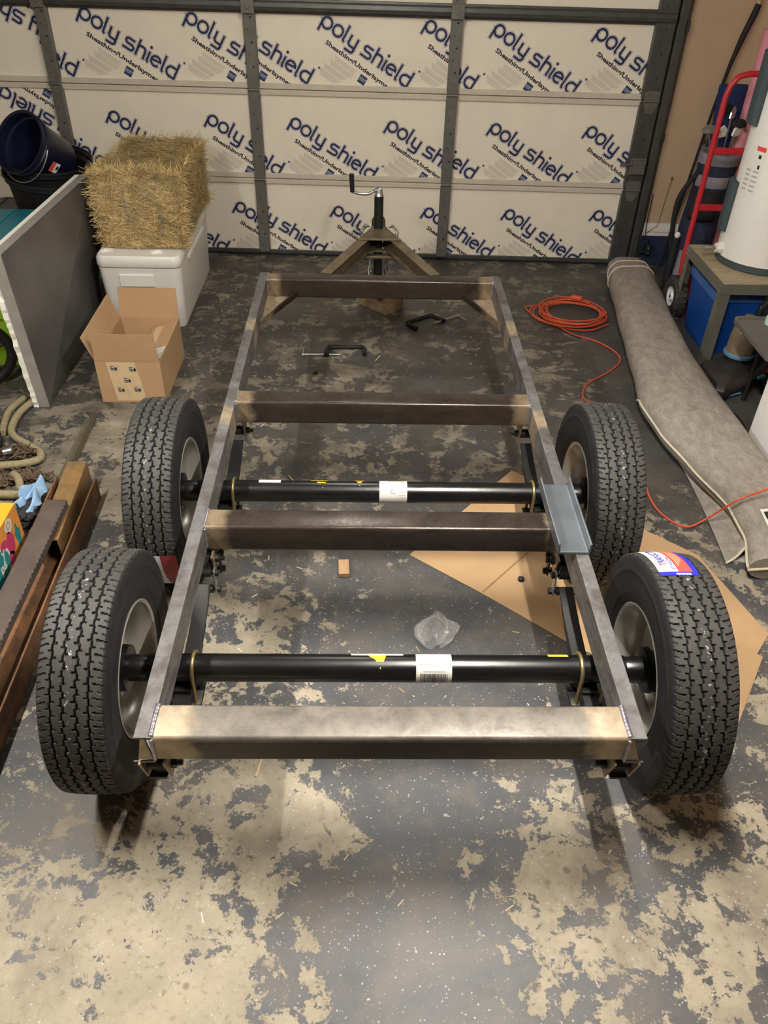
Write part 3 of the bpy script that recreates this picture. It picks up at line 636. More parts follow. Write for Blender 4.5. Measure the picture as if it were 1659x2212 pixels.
# stickers stuck round the tread (built on the tread's curve)
def tread_patch(wx, wy, quads, name, mats, parent, texts=(), sx_=0.0, sa_=0.0):
    org = ORG[trailer.name]; b = MB()
    def pt(a, x, lift):
        r = TR-0.0040*((x)/0.078)**2+lift; t = a/TR
        return Vector((wx+x, wy-r*math.sin(t), TR-0.002+r*math.cos(t)))
    for (x0, x1, a0, a1, lift, mi) in quads:
        x0 += sx_; x1 += sx_; a0 += sa_; a1 += sa_
        b.grid(lambda u, v: pt(a0+(a1-a0)*u, x0+(x1-x0)*v, lift), max(2, int(abs(a1-a0)/0.012)), 6, mi)
    for (vs, fs, x0, a0, lift, mi) in texts:
        b.add([pt(a0+sa_-v.x, x0+sx_-v.y, lift) for v in vs], fs, mi)
    o = b.build(name, mats, trailer); o.parent = parent
    o.matrix_parent_inverse = (Matrix.Translation(parent.location) @ parent.rotation_euler.to_matrix().to_4x4()).inverted(); return o
t1 = text_geo('TRANSCON', 0.030, 0.0006, 3, 0.150); t2 = text_geo('ST RADIAL', 0.015, 0.0002, 2, 0.085); t0 = text_geo('T', 0.030, 0.0006, 3)
bits = [(0.036+0.0052*k, 0.036+0.0052*k+0.0038, 0.1265, 0.1335+0.002*(k % 2), 0.0016, 0) for k in range(8)]
bits += [(0.036, 0.076, 0.1285, 0.1305, 0.0016, 0)]
tread_patch(XT, YA1, [(-0.030, 0.030, -0.10, 0.122, 0.0011, 0), (0.024, 0.062, -0.10, 0.120, 0.0013, 1), (0.058, 0.078, -0.10, 0.122, 0.0009, 2), (-0.030, 0.074, 0.119, 0.137, 0.0012, 2)]
            + [(x-0.022, y-0.022, a, c, l, m) for x, y, a, c, l, m in bits]
            + [(0.033+0.006*k, 0.0355+0.006*k, -0.07+0.01*k, 0.09-0.012*k, 0.0016, 4) for k in range(4)],
            'tread_sticker', ['label_white', 'label_red', 'label_blue', 'ink_black', 'tape_tan'], w_rr,
            [(t1[0], t1[1], 0.006, 0.085, 0.0016, 2), (t0[0], t0[1], 0.006, 0.0852, 0.0018, 1), (t2[0], t2[1], 0.022, 0.108, 0.0016, 2)], -0.034, -0.172)['label'] = 'white, red and blue paper sticker on the tread'
tread_patch(-XT, YA2, [(-0.004, 0.022, 0.565, 0.80, 0.0011, 0), (0.022, 0.080, 0.565, 0.80, 0.0012, 1), (0.022, 0.025, 0.565, 0.80, 0.0016, 0)], 'tread_sticker', ['label_white', 'label_dkred'], w_fl)['label'] = 'red and white paper sticker on the tread'
# ---- axles, springs, hangers
for ya, lab in ((YA1, 0), (YA2, 1)):
    b = MB(); b.cyl((-0.69, ya, TR), (0.69, ya, TR), 0.0405, 36); ax = b.build('axle_tube', 'black_paint', trailer, smooth=True)
    def wrap(x0, x1, a0, a1, lift=0.0006):       # patch on the tube; angles in degrees from straight up towards the rear
        r = 0.0405+lift
        return lambda u, v: Vector((x0+(x1-x0)*v, ya-r*math.sin(math.radians(a0+(a1-a0)*u)), TR+r*math.cos(math.radians(a0+(a1-a0)*u))))
    def curve_text(geo, x0, a0, b_, mi):
        r = 0.0405+0.0011; b_.add([Vector((x0+v.x, ya-r*math.sin(math.radians(a0)-v.y/r), TR+r*math.cos(math.radians(a0)-v.y/r))) for v in geo[0]], geo[1], mi)
    L = MB()
    if lab == 0:
        L.grid(wrap(0.080, 0.183, -38, 125), 14, 2, 0)
        x = 0.092
        while x < 0.172:
            w_ = random.choice((0.0008, 0.0014, 0.0022)); L.grid(wrap(x, x+w_, 62, 112, 0.0010), 8, 1, 1); x += w_+random.choice((0.0009, 0.0016))
        for k in range(3): L.grid(wrap(0.086, 0.120+0.012*(k % 2), 0+12*k, 3+12*k, 0.0010), 2, 1, 2)
        L.grid(wrap(0.16, 0.174, 20, 23, 0.001), 2, 1, 2); L.grid(wrap(0.10, 0.165, 52, 55, 0.001), 2, 1, 2)
        L.build('barcode_label', ['label_white', 'ink_black', 'print_grey'], ax)
        L = MB(); L.grid(wrap(-0.107, 0.044, -45, -22), 3, 2, 0); L.build('paper_strip', 'label_white', ax)
        L = MB(); L.add([wrap(-0.058, -0.006, -50, 45, 0.0012)(u, v) for u, v in ((0, 0), (0, 0.5), (0, 1), (0.33, 0), (0.33, 0.5), (0.33, 1), (0.6, 0.42), (0.6, 0.66), (0.6, 0.9), (1, 0.68))], [(0, 1, 4, 3), (1, 2, 5, 4), (3, 4, 7, 6), (4, 5, 8, 7), (6, 7, 9), (7, 8, 9)])
        L.build('yellow_sticker', 'label_yellow', ax)
        L = MB(); L.grid(wrap(0.466, 0.525, -45, -18), 4, 2, 0); L.build('yellow_sticker', 'label_yellow', ax)
    else:
        L.grid(wrap(-0.017, 0.086, -38, 128), 14, 2, 0)
        for k in range(12): L.grid(wrap(0.014+0.0052*k, 0.018+0.0052*k, -22, -6, 0.0010), 2, 1, 2)
        for k in range(4): L.grid(wrap(0.055, 0.08, 40+14*k, 43+14*k, 0.0010), 2, 1, 2)
        curve_text(text_geo('C,', 0.024, -0.0002, 4), 0.022, 62, L, 1)
        L.build('barcode_label', ['label_white', 'ink_black', 'print_grey'], ax)
        L = MB(); L.grid(wrap(-0.465, -0.384, -38, 4), 4, 2, 0); L.build('paper_strip', 'label_white', ax)
        L = MB(); L.add([wrap(-0.276, -0.207, -40, 34, 0.0010)(u, v) for u, v in ((0, 0), (0, 1), (0.5, 0.4), (0.5, 0.86), (1, 0.72))], [(0, 1, 3, 2), (2, 3, 4)])
        curve_text(text_geo('10', 0.016, 0, 3), -0.236, 6, L, 1); L.build('yellow_sticker', ['label_yellow', 'ink_black'], ax)
        L = MB(); L.add([wrap(-0.112, -0.072, -40, 22, 0.0010)(u, v) for u, v in ((0, 0), (0, 1), (0.5, 0.3), (0.5, 0.75), (1, 0.55))], [(0, 1, 3, 2), (2, 3, 4)]); L.build('yellow_sticker', 'label_yellow', ax)
SX = 0.592; SWD = 0.0225
def leaf(s, yc, half, z0, sag, th, k):
    x = s*SX; rings = []
    for i in range(17):
        u = -1+2*i/16; y = yc+u*half; z = z0+sag*(u*half/0.42)**2
        rings.append([Vector((x-SWD, y, z)), Vector((x+SWD, y, z)), Vector((x+SWD, y, z+th)), Vector((x-SWD, y, z+th))])
    return rings
for s in (-1, 1):
    for ya in (YA1, YA2):
        n_ = [0.355, 0.30, 0.23, 0.16]; z = TR-0.0405-0.026; sp = None
        for k, hf in enumerate(n_):
            b = MB(); b.loft(leaf(s, ya, hf, z-0.0085*k, 0.072, 0.008, k)); o = b.build('spring_leaf', 'black_satin', trailer if sp is None else sp)
            sp = sp or o
        b = MB(); b.box((s*SX, ya, TR-0.052), (0.05, 0.10, 0.016)); b.box((s*SX, ya, TR-0.112), (0.095, 0.105, 0.009)); b.build('spring_seat', 'black_satin', trailer, bevel=0.002)
        b = MB(); b.box((s*(SX-0.03), ya-0.028, TR-0.1075+0.006), (0.034, 0.05, 0.004)); b.build('tie_plate', 'zinc', trailer)
        for dx in (-0.0335, 0.0335):
            P = [(s*(SX-dx), ya+0.046, TR-0.135)]+[(s*(SX-dx), ya+0.046*math.cos(a), TR+0.046*math.sin(a)) for a in np.linspace(0, math.pi, 14)]+[(s*(SX-dx), ya-0.046, TR-0.135)]
            b = MB(); b.tube(P, 0.0062, 10); u_ = b.build('u_bolt', 'brass_zinc', trailer, smooth=True)
            b = MB()
            for d in (-0.046, 0.046): b.cyl((s*(SX-dx), ya+d, TR-0.128), (s*(SX-dx), ya+d, TR-0.117), 0.011, 6)
            b.build('nut', 'bolt_dark', u_)
    def hanger(y, zb, tip, names='spring_hanger', nut=True):
        zr = zt(y)-RH
        for dx in (-0.030, 0.030):
            b = MB(); x = s*SX+dx
            b.prism([(x-0.003, y-0.045, zr), (x-0.003, y+0.045, zr), (x-0.003, y+0.012, zb), (x-0.003, y-0.012, zb)], (0.006, 0, 0)); o = b.build(names, tip, trailer)
        b = MB(); b.cyl((s*SX-0.062, y, zb+0.045), (s*SX+0.062, y, zb+0.045), 0.008, 12); b.cyl((s*SX-0.028, y, zb+0.045), (s*SX+0.028, y, zb+0.045), 0.019, 16)
        for d in (-1, 1): b.cyl((s*SX+d*0.034, y, zb+0.045), (s*SX+d*0.046, y, zb+0.045), 0.0145, 6)
        b.build('hanger_bolt', 'bolt_dark', trailer)
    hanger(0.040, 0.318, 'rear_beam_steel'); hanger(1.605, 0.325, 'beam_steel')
    # centre hanger, equaliser and shackles
    yq = 0.795; hanger(yq, 0.345, 'beam_steel')
    b = MB(); b.prism([(s*SX-0.02, yq-0.055, 0.355), (s*SX-0.02, yq+0.055, 0.355), (s*SX-0.02, yq+0.03, 0.40), (s*SX-0.02, yq-0.03, 0.40)], (0.04, 0, 0)); b.build('equaliser', 'black_satin', trailer, bevel=0.004)
    for dy in (-0.05, 0.05):
        for dx in (-0.034, 0.034):
            b = MB(); x = s*SX+dx; b.span((x-0.003, yq+dy-0.0125, 0.285), (x+0.003, yq+dy+0.0125, 0.385)); b.build('shackle', 'zinc' if dy < 0 else 'black_satin', trailer, bevel=0.002)
        for zz in (0.298, 0.370):
            b = MB(); b.cyl((s*SX-0.050, yq+dy, zz), (s*SX+0.050, yq+dy, zz), 0.007, 10)
            for d in (-1, 1): b.cyl((s*SX+d*0.037, yq+dy, zz), (s*SX+d*0.048, yq+dy, zz), 0.012, 6)
            b.cyl((s*SX-0.024, yq+dy, zz), (s*SX+0.024, yq+dy, zz), 0.014, 14); b.build('shackle_bolt', 'bolt_dark', trailer)
# ---- loose channel offcut lying on the right rail
x0, x1, ya_, yb_ = 0.522, 0.626, 0.668, 1.015
b = MB(); zo = lambda y: zt(y)+0.0015
pf = [(x0, 0.0), (x1, 0.0), (x1, 0.040), (x1-0.006, 0.040), (x1-0.009, 0.009), (x0+0.009, 0.009), (x0+0.006, 0.040), (x0, 0.040)]
pf = [(x, z-0.0) for x, z in pf]
off = thing('channel_offcut', 'short length of bright steel channel lying loose on the right-hand trailer rail', 'steel channel', (0.574, 0.84, zt(0.84)))
b.loft([[Vector((x+(0.0 if y == ya_ else 0.0), y, zo(y)+z)) for x, z in pf] for y in (ya_, yb_)]); b.build('channel', 'offcut_steel', off, bevel=0.0015)
# ------------------------------------------------------------------ ceiling lamps (above the frame)
m_, nt_, b_ = base('lamp_glow'); b_.inputs['Emission Color'].default_value = (1, 0.965, 0.90, 1); b_.inputs['Emission Strength'].default_value = TUBE_STRENGTH; b_.inputs['Base Color'].default_value = (0.8, 0.8, 0.8, 1)
m2_, nt2_, b2_ = base('lamp_glow_bright'); b2_.inputs['Emission Color'].default_value = (1, 0.965, 0.90, 1); b2_.inputs['Emission Strength'].default_value = TUBE_STRENGTH*TUBES[1][3]; b2_.inputs['Base Color'].default_value = (0.8, 0.8, 0.8, 1)
for (lx, ly, lz, k_), lab in zip(TUBES, ('ceiling shop light with one bright tube over the trailer', 'ceiling shop light with one bright tube over the left side of the garage')):
    t = thing('shop_light', lab, 'light', (lx, ly, lz), 'ceiling shop lights')
    b = MB(); b.cyl((lx, ly-0.58, lz), (lx, ly+0.58, lz), 0.016, 16); b.build('tube', 'lamp_glow' if k_ == 1.0 else 'lamp_glow_bright', t, smooth=True)
    b = MB(); b.prism([(lx-0.03, ly-0.62, lz+0.09), (lx+0.03, ly-0.62, lz+0.09), (lx+0.03, ly-0.62, lz+0.057), (lx-0.03, ly-0.62, lz+0.057)], (0, 1.24, 0)); b.span((lx-0.02, ly-0.61, lz-0.02), (lx+0.02, ly-0.585, lz+0.04)); b.span((lx-0.02, ly+0.585, lz-0.02), (lx+0.02, ly+0.61, lz+0.04)); b.build('housing', 'trim_white', t)
    b = MB(); b.prism([(lx-0.085, ly-0.62, lz+0.004), (lx-0.03, ly-0.62, lz+0.052), (lx+0.03, ly-0.62, lz+0.052), (lx+0.085, ly-0.62, lz+0.004), (lx+0.085, ly-0.62, lz+0.008), (lx+0.03, ly-0.62, lz+0.056), (lx-0.03, ly-0.62, lz+0.056), (lx-0.085, ly-0.62, lz+0.008)], (0, 1.24, 0)); b.build('added_reflector', 'trim_white', t)  # unseen reflector, added to keep the tube's light off the ceiling
    for d in (-0.5, 0.5):
        b = MB(); b.cyl((lx, ly+d, lz+0.09), (lx, ly+d, ZC), 0.004, 8); b.build('hanger_rod', 'zinc', t)
# ------------------------------------------------------------------ things round the trailer
def sheet(b, pts, t=0.004, mi=0):
    P = [Vector(p) for p in pts]; n = (P[1]-P[0]).cross(P[2]-P[0]).normalized()*t; b.prism(P, n, mi)
# ---- rigid insulation board leaning on the totes at the left
bd = thing('insulation_board', 'grey-faced rigid foam board with white edges leaning upright at the left', 'foam board', (-1.72, 3.0, 0))
A = Vector((-1.685, 2.385, 0.0)); B_ = Vector((-1.740, 3.60, 0.0)); upv = Vector((-0.035, 0.0, 0.790))
T2 = Vector((-1.658, 3.60, 0.807)); T1 = A+upv
nrm = Vector((-0.998, -0.03, -0.04)).normalized()
face = [A, B_, T2, T1]
b = MB(); b.prism(face, nrm*0.0015); b.build('facing', 'board_grey', bd)
b = MB(); b.prism([p+nrm*0.0017 for p in face], nrm*0.052); b.build('facing_wrap', 'board_edge', bd, bevel=0.002)
b = MB()
segs = 46
def edge_ring(p):   # crumbly white core behind the wrap
    return p
rings = []
per = []
for i in range(segs+1): per.append(A.lerp(T1, i/segs)*1.0)
front = [p+nrm*0.032 for p in [A, T1]]
vs = []
for i in range(segs+1):
    t = i/segs; p = A.lerp(T1, t); q = B_.lerp(T2, t); jag = random.uniform(0, 0.012) if t < 0.72 else -0.02
    vs.append((p+nrm*0.0545+Vector((0, -jag+0.001, 0)), q+nrm*0.0545, q+nrm*0.080, p+nrm*(0.080+random.uniform(-0.004, 0.003))+Vector((0, -jag*0.4, 0))))
b.loft([list(r) for r in vs]); b.build('foam_core', 'eps_white', bd)
# ---- white chest cooler
CUPS = ((-1.572, 3.403), (-1.282, 3.388))
ck = thing('chest_cooler', 'big white chest cooler on the floor under the hay bale', 'cooler', (-1.38, 3.8, 0))
def rrect(cx, cy, w, d, r, z, n=5):
    out = []
    for sx, sy, a0 in ((1, 1, 0), (-1, 1, 90), (-1, -1, 180), (1, -1, 270)):
        for k in range(n+1):
            a = math.radians(a0+90*k/n); out.append(Vector((cx+sx*(w/2-r)+r*math.cos(a), cy+sy*(d/2-r)+r*math.sin(a), z)))
    return out
cx, cy = -1.385, 3.80; b = MB()
b.loft([rrect(cx, cy, 0.435, 0.915, 0.04, 0.0), rrect(cx, cy, 0.45, 0.93, 0.05, 0.02), rrect(cx, cy, 0.478, 0.975, 0.05, 0.372)]); b.build('body', 'cooler_white', ck, smooth=True)
b = MB(); b.loft([rrect(cx, cy, 0.482, 0.980, 0.05, 0.378), rrect(cx, cy, 0.488, 0.988, 0.05, 0.386), rrect(cx, cy, 0.486, 0.985, 0.05, 0.428), rrect(cx, cy, 0.466, 0.965, 0.045, 0.442)]); lid = b.build('lid', 'cooler_white', ck, smooth=True)
cut = MB()
for q in CUPS: cut.lathe([(0.001, 0.424), (0.036, 0.424), (0.041, 0.432), (0.045, 0.50), (0.001, 0.50)], (q[0], q[1], 0), 'Z', 28)
co = cut.build('cup_cutter', 'cooler_white'); md = lid.modifiers.new('cups', 'BOOLEAN'); md.operation = 'DIFFERENCE'; md.object = co; md.solver = 'EXACT'
co.location = (0, 0, 0); bpy.context.view_layer.update()
dg = bpy.context.evaluated_depsgraph_get(); me_ = bpy.data.meshes.new_from_object(lid.evaluated_get(dg)); lid.modifiers.clear(); lid.data = me_; bpy.data.objects.remove(co)
try: lid.data.set_sharp_from_angle(angle=math.radians(38))
except Exception: pass
b = MB(); b.box((cx-0.02, 3.312, 0.30), (0.20, 0.012, 0.075)); b.build('grip_recess', 'cooler_white', ck, bevel=0.008)
b = MB(); b.span((cx+0.236, 3.55, 0.345), (cx+0.252, 4.05, 0.372)); b.build('side_rib', 'cooler_white', ck, bevel=0.004)
# ---- hay bale: a lumpy core wrapped in thousands of stalks, two twine loops
hy = thing('hay_bale', 'square straw-coloured hay bale tied with twine on top of the white cooler', 'hay bale', (-1.36, 3.86, 0.445))
hc = Vector((-1.355, 3.855, 0.456)); hw, hd, hh = 0.465, 0.86, 0.40
def hayp(x, y, z):
    lump = 0.02*math.sin(9*x+3*z)+0.018*math.sin(7*y+5*x)
    return hc+Vector((x*(1+0.02*math.sin(6*z)), y+0.05*(z/hh-0.5)*0, z*(1.0+0.07*(y/hd)*-1)+lump*0.4))
b = MB()
for (u0, u1, v0, v1, fn) in ((-1, 1, -1, 1, 'top'), (0, 0, 0, 0, 'sides')):
    pass
b.grid(lambda u, v: hayp((u-0.5)*(hw-0.03), (v-0.5)*(hd-0.03), hh-0.015), 12, 20)
b.grid(lambda u, v: hayp((u-0.5)*(hw-0.03), -(hd-0.03)/2, v*(hh-0.015)), 12, 8); b.grid(lambda u, v: hayp((u-0.5)*(hw-0.03), (hd-0.03)/2, v*(hh-0.015)), 12, 8)
b.grid(lambda u, v: hayp((hw-0.03)/2, (u-0.5)*(hd-0.03), v*(hh-0.015)), 20, 8); b.grid(lambda u, v: hayp(-(hw-0.03)/2, (u-0.5)*(hd-0.03), v*(hh-0.015)), 20, 8)
b.build('bale_core', 'hay_core', hy)
V = []; F = []
def stalk(p, d, L, w, nrm_):
    d = d.normalized(); sd = d.cross(nrm_).normalized()*w; o = len(V); mid = p+d*L*0.5+nrm_*random.uniform(0, 0.010)
    e = p+d*L+nrm_*random.uniform(-0.006, 0.016); V.extend([p-sd, p+sd, mid+sd, mid-sd, e+sd*0.6, e-sd*0.6]); F.extend([(o, o+1, o+2, o+3), (o+3, o+2, o+4, o+5)])
def hay_face(n, fpos, nrm_, dirs):
    for _ in range(n):
        p = fpos(random.random(), random.random()); dd = random.choice(dirs); d = Vector([c+random.gauss(0, 0.38) for c in dd]); d -= nrm_*d.dot(nrm_)*random.uniform(0.6, 1.0)
        L = random.uniform(0.05, 0.16); p += nrm_*0.012*math.sin(17*p.x+3)*math.sin(13*p.y+19*p.z); stalk(p-d.normalized()*L*0.5, d, L, random.uniform(0.0008, 0.0017), nrm_)
j = lambda: random.gauss(0, 0.006)
hay_face(5200, lambda u, v: hayp((u-0.5)*hw, (v-0.5)*hd, hh-0.012+j()), Vector((0, 0, 1)), [(1, 0, 0), (1, 0.3, 0), (-1, 0.4, 0)])
hay_face(4600, lambda u, v: hayp((u-0.5)*hw, -hd/2+0.012+j(), v*hh), Vector((0, -1, 0)), [(1, 0, 0.1), (1, 0, -0.4), (0.4, 0, 1), (-1, 0, 0.5)])
hay_face(3800, lambda u, v: hayp(hw/2-0.012+j(), (u-0.5)*hd, v*hh), Vector((1, 0, 0)), [(0, 0.3, 1), (0, 0.5, -1), (0, 1, 0.2)])
hay_face(1500, lambda u, v: hayp(-hw/2+0.012+j(), (u-0.5)*hd, v*hh), Vector((-1, 0, 0)), [(0, 0.3, 1), (0, 1, 0.2)])
hay_face(900, lambda u, v: hayp((u-0.5)*hw, hd/2-0.012+j(), v*hh), Vector((0, 1, 0)), [(1, 0, 0.1), (0.4, 0, 1)])
for _ in range(420):                                       # stray ends standing off the edges
    sx = random.uniform(-1, 1); q = random.random()
    if q < 0.4: p = hayp(sx*hw/2, random.choice((-1, 1))*hd/2*0.99, hh); nn = Vector((0, 0.3, 1))
    elif q < 0.75: p = hayp(random.choice((-1, 1))*hw/2, sx*hd/2, hh); nn = Vector((0.4, 0, 1))
    else: p = hayp(random.choice((-1, 1))*hw/2, -hd/2, random.random()*hh); nn = Vector((0, -1, 0))
    stalk(p, nn.normalized()+Vector((random.gauss(0, 0.7), random.gauss(0, 0.7), random.gauss(0, 0.4))), random.uniform(0.02, 0.075), 0.0008, Vector((0, -1, 0.2)).normalized())
V = [Vector((p.x, p.y, max(p.z, 0.4465))) for p in V]
b = MB(); b.add(V, F); o = b.build('hay_stalks', 'hay_straw', hy); o['kind'] = 'stuff'
for x in (-0.075, 0.105):
    path = [hayp(x+0.02, -hd/2+0.004, 0.03), hayp(x-0.006, -hd/2-0.004, 0.10), hayp(x+0.010, -hd/2-0.010, 0.17), hayp(x-0.006, -hd/2-0.006, 0.25), hayp(x+0.004, -hd/2-0.002, 0.33), hayp(x+0.012, -hd/2+0.03, hh-0.004), hayp(x+0.03, -0.2, hh-0.006), hayp(x+0.01, 0.2, hh+0.006), hayp(x, hd/2, hh)]
    b = MB(); b.tube(smoothpath(path, 8), 0.0026, 6); b.build('twine', 'twine', hy)
# ---- open cardboard box
cb = thing('cardboard_box', 'open brown cardboard box with printed tape on its near side, beside the cooler', 'box', (-1.26, 2.7, 0))
x0, x1, y0, y1, h, t = -1.43, -1.105, 2.44, 2.96, 0.235, 0.004
def boxwall(name, pts, d, mt='cardboard'):
    b = MB(); b.prism(pts, d); return b.build(name, mt, cb)
front_w = boxwall('wall_panel', [(x0, y0, 0.001), (x1, y0, 0.001), (x1, y0, h), (x0, y0, h)], (0, t, 0))
boxwall('wall_panel', [(x0, y1, 0.001), (x1, y1, 0.001), (x1, y1, h), (x0, y1, h)], (0, -t, 0))
boxwall('wall_panel', [(x0, y0+t, 0.001), (x0, y1-t, 0.001), (x0, y1-t, h), (x0, y0+t, h)], (t, 0, 0))
boxwall('wall_panel', [(x1, y0+t, 0.001), (x1, y1-t, 0.001), (x1, y1-t, h), (x1, y0+t, h)], (-t, 0, 0))
boxwall('floor_panel', [(x0+t, y0+t, 0.001), (x1-t, y0+t, 0.001), (x1-t, y1-t, 0.001), (x0+t, y1-t, 0.001)], (0, 0, t), 'cardboard_in')
boxwall('flap', [(x0+0.003, y0-0.001, h), (x1-0.002, y0-0.001, h), (x1-0.006, y0-0.020, h+0.155), (x0+0.014, y0-0.020, h+0.155)], (0, t, 0))
boxwall('flap', [(x0+0.004, y1, h), (x1-0.002, y1, h), (x1+0.0, y1+0.02, h+0.163), (x0+0.010, y1+0.02, h+0.163)], (0, -t, 0))
boxwall('flap', [(x0, y0+0.006, h), (x0, y1-0.006, h), (x0-0.045, y1-0.012, h+0.135), (x0-0.045, y0+0.0, h+0.125)], (t, 0, 0))
fr = boxwall('flap', [(x1, y0+0.006, h), (x1, y1-0.006, h), (x1-0.145, y1-0.016, h-0.052), (x1-0.145, y0+0.012, h-0.052)], (0.0008, 0, -t))
def on_front(x, z, l): return Vector((x, y0-0.0006-l, z))
b = MB(); b.add([on_front(*q, 0) for q in ((-1.375, h-0.004), (-1.230, h-0.004), (-1.205, 0.045), (-1.220, 0.012), (-1.350, 0.012))], [(0, 1, 2, 3, 4)])
def minilogo(x, z, w=0.040, hgt=0.034):
    for (a, c, d, e) in ((0, 0, 1, .05), (0, .95, 1, 1), (0, 0, .05, 1), (.95, 0, 1, 1)):
        b.add([on_front(x+w*a, z+hgt*c, .0004), on_front(x+w*d, z+hgt*c, .0004), on_front(x+w*d, z+hgt*e, .0004), on_front(x+w*a, z+hgt*e, .0004)], [(0, 1, 2, 3)], 2)
    vs, fs = text_geo('LEI', 0.026, 0.0008, 2)
    b.add([on_front(x+0.008+v.y*0.9, z+hgt-0.006-v.x*0.8, .0006) for v in vs], fs, 1)
    b.add([on_front(x+w*0.80+0.006*math.cos(k*math.pi/5), z+hgt*0.35+0.010*math.sin(k*math.pi/5), .0006) for k in range(10)], [tuple(range(10))], 3)
for q in ((-1.362, 0.182), (-1.268, 0.178), (-1.305, 0.115), (-1.345, 0.060), (-1.262, 0.062)): minilogo(*q)
for (x, z, hh_) in ((-1.318, 0.19, 0.03), (-1.230, 0.19, 0.025), (-1.292, 0.03, 0.05), (-1.276, 0.02, 0.05), (-1.222, 0.07, 0.03)):
    b.add([on_front(x, z, .0005), on_front(x+0.004, z, .0005), on_front(x+0.004, z+hh_, .0005), on_front(x, z+hh_, .0005)], [(0, 1, 2, 3)], 2)
b.build('packing_tape', ['tape_tan', 'print_navy', 'print_grey', 'ink_black'], front_w)
def on_flap(u, v, l): return Vector((x1-0.145*u, y0+0.02+(y1-y0-0.04)*v, h-0.052*u+0.0008+l))
b = MB(); b.add([on_flap(*q, 0) for q in ((0.55, 0.30), (0.86, 0.30), (0.86, 0.96), (0.55, 0.96))], [(0, 1, 2, 3)]); 
vs, fs = text_geo('LEI  TRP', 0.028, 0.0005, 2); b.add([on_flap(0.80-v.y*6.0, 0.40+v.x*2.4, .0006) for v in vs], fs, 1); b.build('packing_tape', ['tape_tan', 'print_grey'], fr)
b = MB(); b.add([on_flap(*q, 0.0004) for q in ((0.05, 0.06), (0.42, 0.06), (0.42, 0.34), (0.05, 0.34))], [(0, 1, 2, 3)])
for k in range(9): b.add([on_flap(0.10+0.032*k, 0.24, .0009), on_flap(0.115+0.032*k, 0.24, .0009), on_flap(0.115+0.032*k, 0.32, .0009), on_flap(0.10+0.032*k, 0.32, .0009)], [(0, 1, 2, 3)], 1)
for k in range(4): b.add([on_flap(0.08, 0.09+0.033*k, .0009), on_flap(0.36, 0.09+0.033*k, .0009), on_flap(0.36, 0.10+0.033*k, .0009), on_flap(0.08, 0.10+0.033*k, .0009)], [(0, 1, 2, 3)], 1)
b.build('shipping_label', ['label_white', 'print_grey'], fr)
# ---- totes, tubs and bucket behind the board
def tote(name, label, x0, x1, y0, y1, z0, h, body, lid, group=None):
    t = thing(name, label, 'storage tote', ((x0+x1)/2, (y0+y1)/2, z0), group); cx, cy, w, d = (x0+x1)/2, (y0+y1)/2, x1-x0, y1-y0
    b = MB(); b.loft([rrect(cx, cy, w*0.88, d*0.88, 0.04, z0+0.001), rrect(cx, cy, w*0.96, d*0.96, 0.04, z0+h-0.03)]); b.build('body', body, t, smooth=True)
    b = MB(); b.loft([rrect(cx, cy, w, d, 0.04, z0+h-0.045), rrect(cx, cy, w, d, 0.04, z0+h-0.012), rrect(cx, cy, w-0.02, d-0.02, 0.04, z0+h-0.008), rrect(cx, cy, w-0.06, d-0.06, 0.03, z0+h-0.010), rrect(cx, cy, w-0.08, d-0.08, 0.03, z0+h)]); l = b.build('lid', lid, t, smooth=True)
    for k in range(4): 
        b = MB(); b.span((x0+0.06+k*(w-0.16)/3, y0+0.06, z0+h), (x0+0.072+k*(w-0.16)/3, y1-0.06, z0+h+0.004)); b.build('lid_rib', lid, l)
    return t
tote('storage_tote', 'lime green storage tote on the floor under the teal one, left of the foam board', -2.46, -1.86, 2.78, 3.56, 0.0, 0.34, 'green_plastic', 'green_plastic')
tote('storage_tote', 'teal storage tote stacked on the lime green one, left of the foam board', -2.46, -1.86, 2.80, 3.56, 0.343, 0.285, 'dark_tote', 'teal_plastic')
tote('storage_tote', 'grey storage tote on the floor holding up the black tubs', -2.46, -1.88, 3.60, 4.20, 0.0, 0.50, 'dark_tote', 'dark_tote')
def vessel(prof, th, c, M, n=44):
    b = MB(); ins = [(max(r-th, 0.001), z+(th if i == 0 else 0)) for i, (r, z) in enumerate(prof)]
    b.lathe([(0.001, prof[0][1])]+prof+ins[::-1]+[(0.001, prof[0][1]+th)], c, 'Z', n, 0, M); return b
tilt = rotx(math.radians(4)) @ roty(math.radians(6))
def tub(name, label, c, handles):
    t = thing(name, label, 'tub', c, None)
    vessel([(0.185, 0.0), (0.20, 0.01), (0.236, 0.20), (0.252, 0.212), (0.256, 0.235), (0.262, 0.240), (0.262, 0.252)], 0.006, c, tilt).build('tub_wall', 'tub_black', t, smooth=True)
    for a in handles:
        q = Vector(c); R = 0.262; P = [q+tilt @ Vector((R*math.cos(a+da), R*math.sin(a+da), 0.215)) for da in (-0.13, 0.13)]
        out = Vector((math.cos(a), math.sin(a), 0)); path = [P[0]-out*0.02, P[0]+out*0.025+Vector((0, 0, 0.02)), (P[0]+P[1])/2+out*0.055+Vector((0, 0, 0.045)), P[1]+out*0.025+Vector((0, 0, 0.02)), P[1]-out*0.02]
        b = MB(); b.tube(smoothpath(path, 6), 0.011, 10); b.build('rope_handle', 'rope_yellow', t, smooth=True)
    return t
tub('rubber_tub', 'lower of two nested black tubs, rope handle near the hay bale, behind the foam board', (-2.0, 3.86, 0.503), (-0.45,))
tub('rubber_tub', 'upper of two nested black tubs with the blue bucket inside, behind the foam board', (-2.0, 3.87, 0.580), (-0.15,))
bk = thing('bucket', 'dark blue plastic bucket tipped over inside the black tubs', 'bucket', (-1.95, 3.82, 0.66))
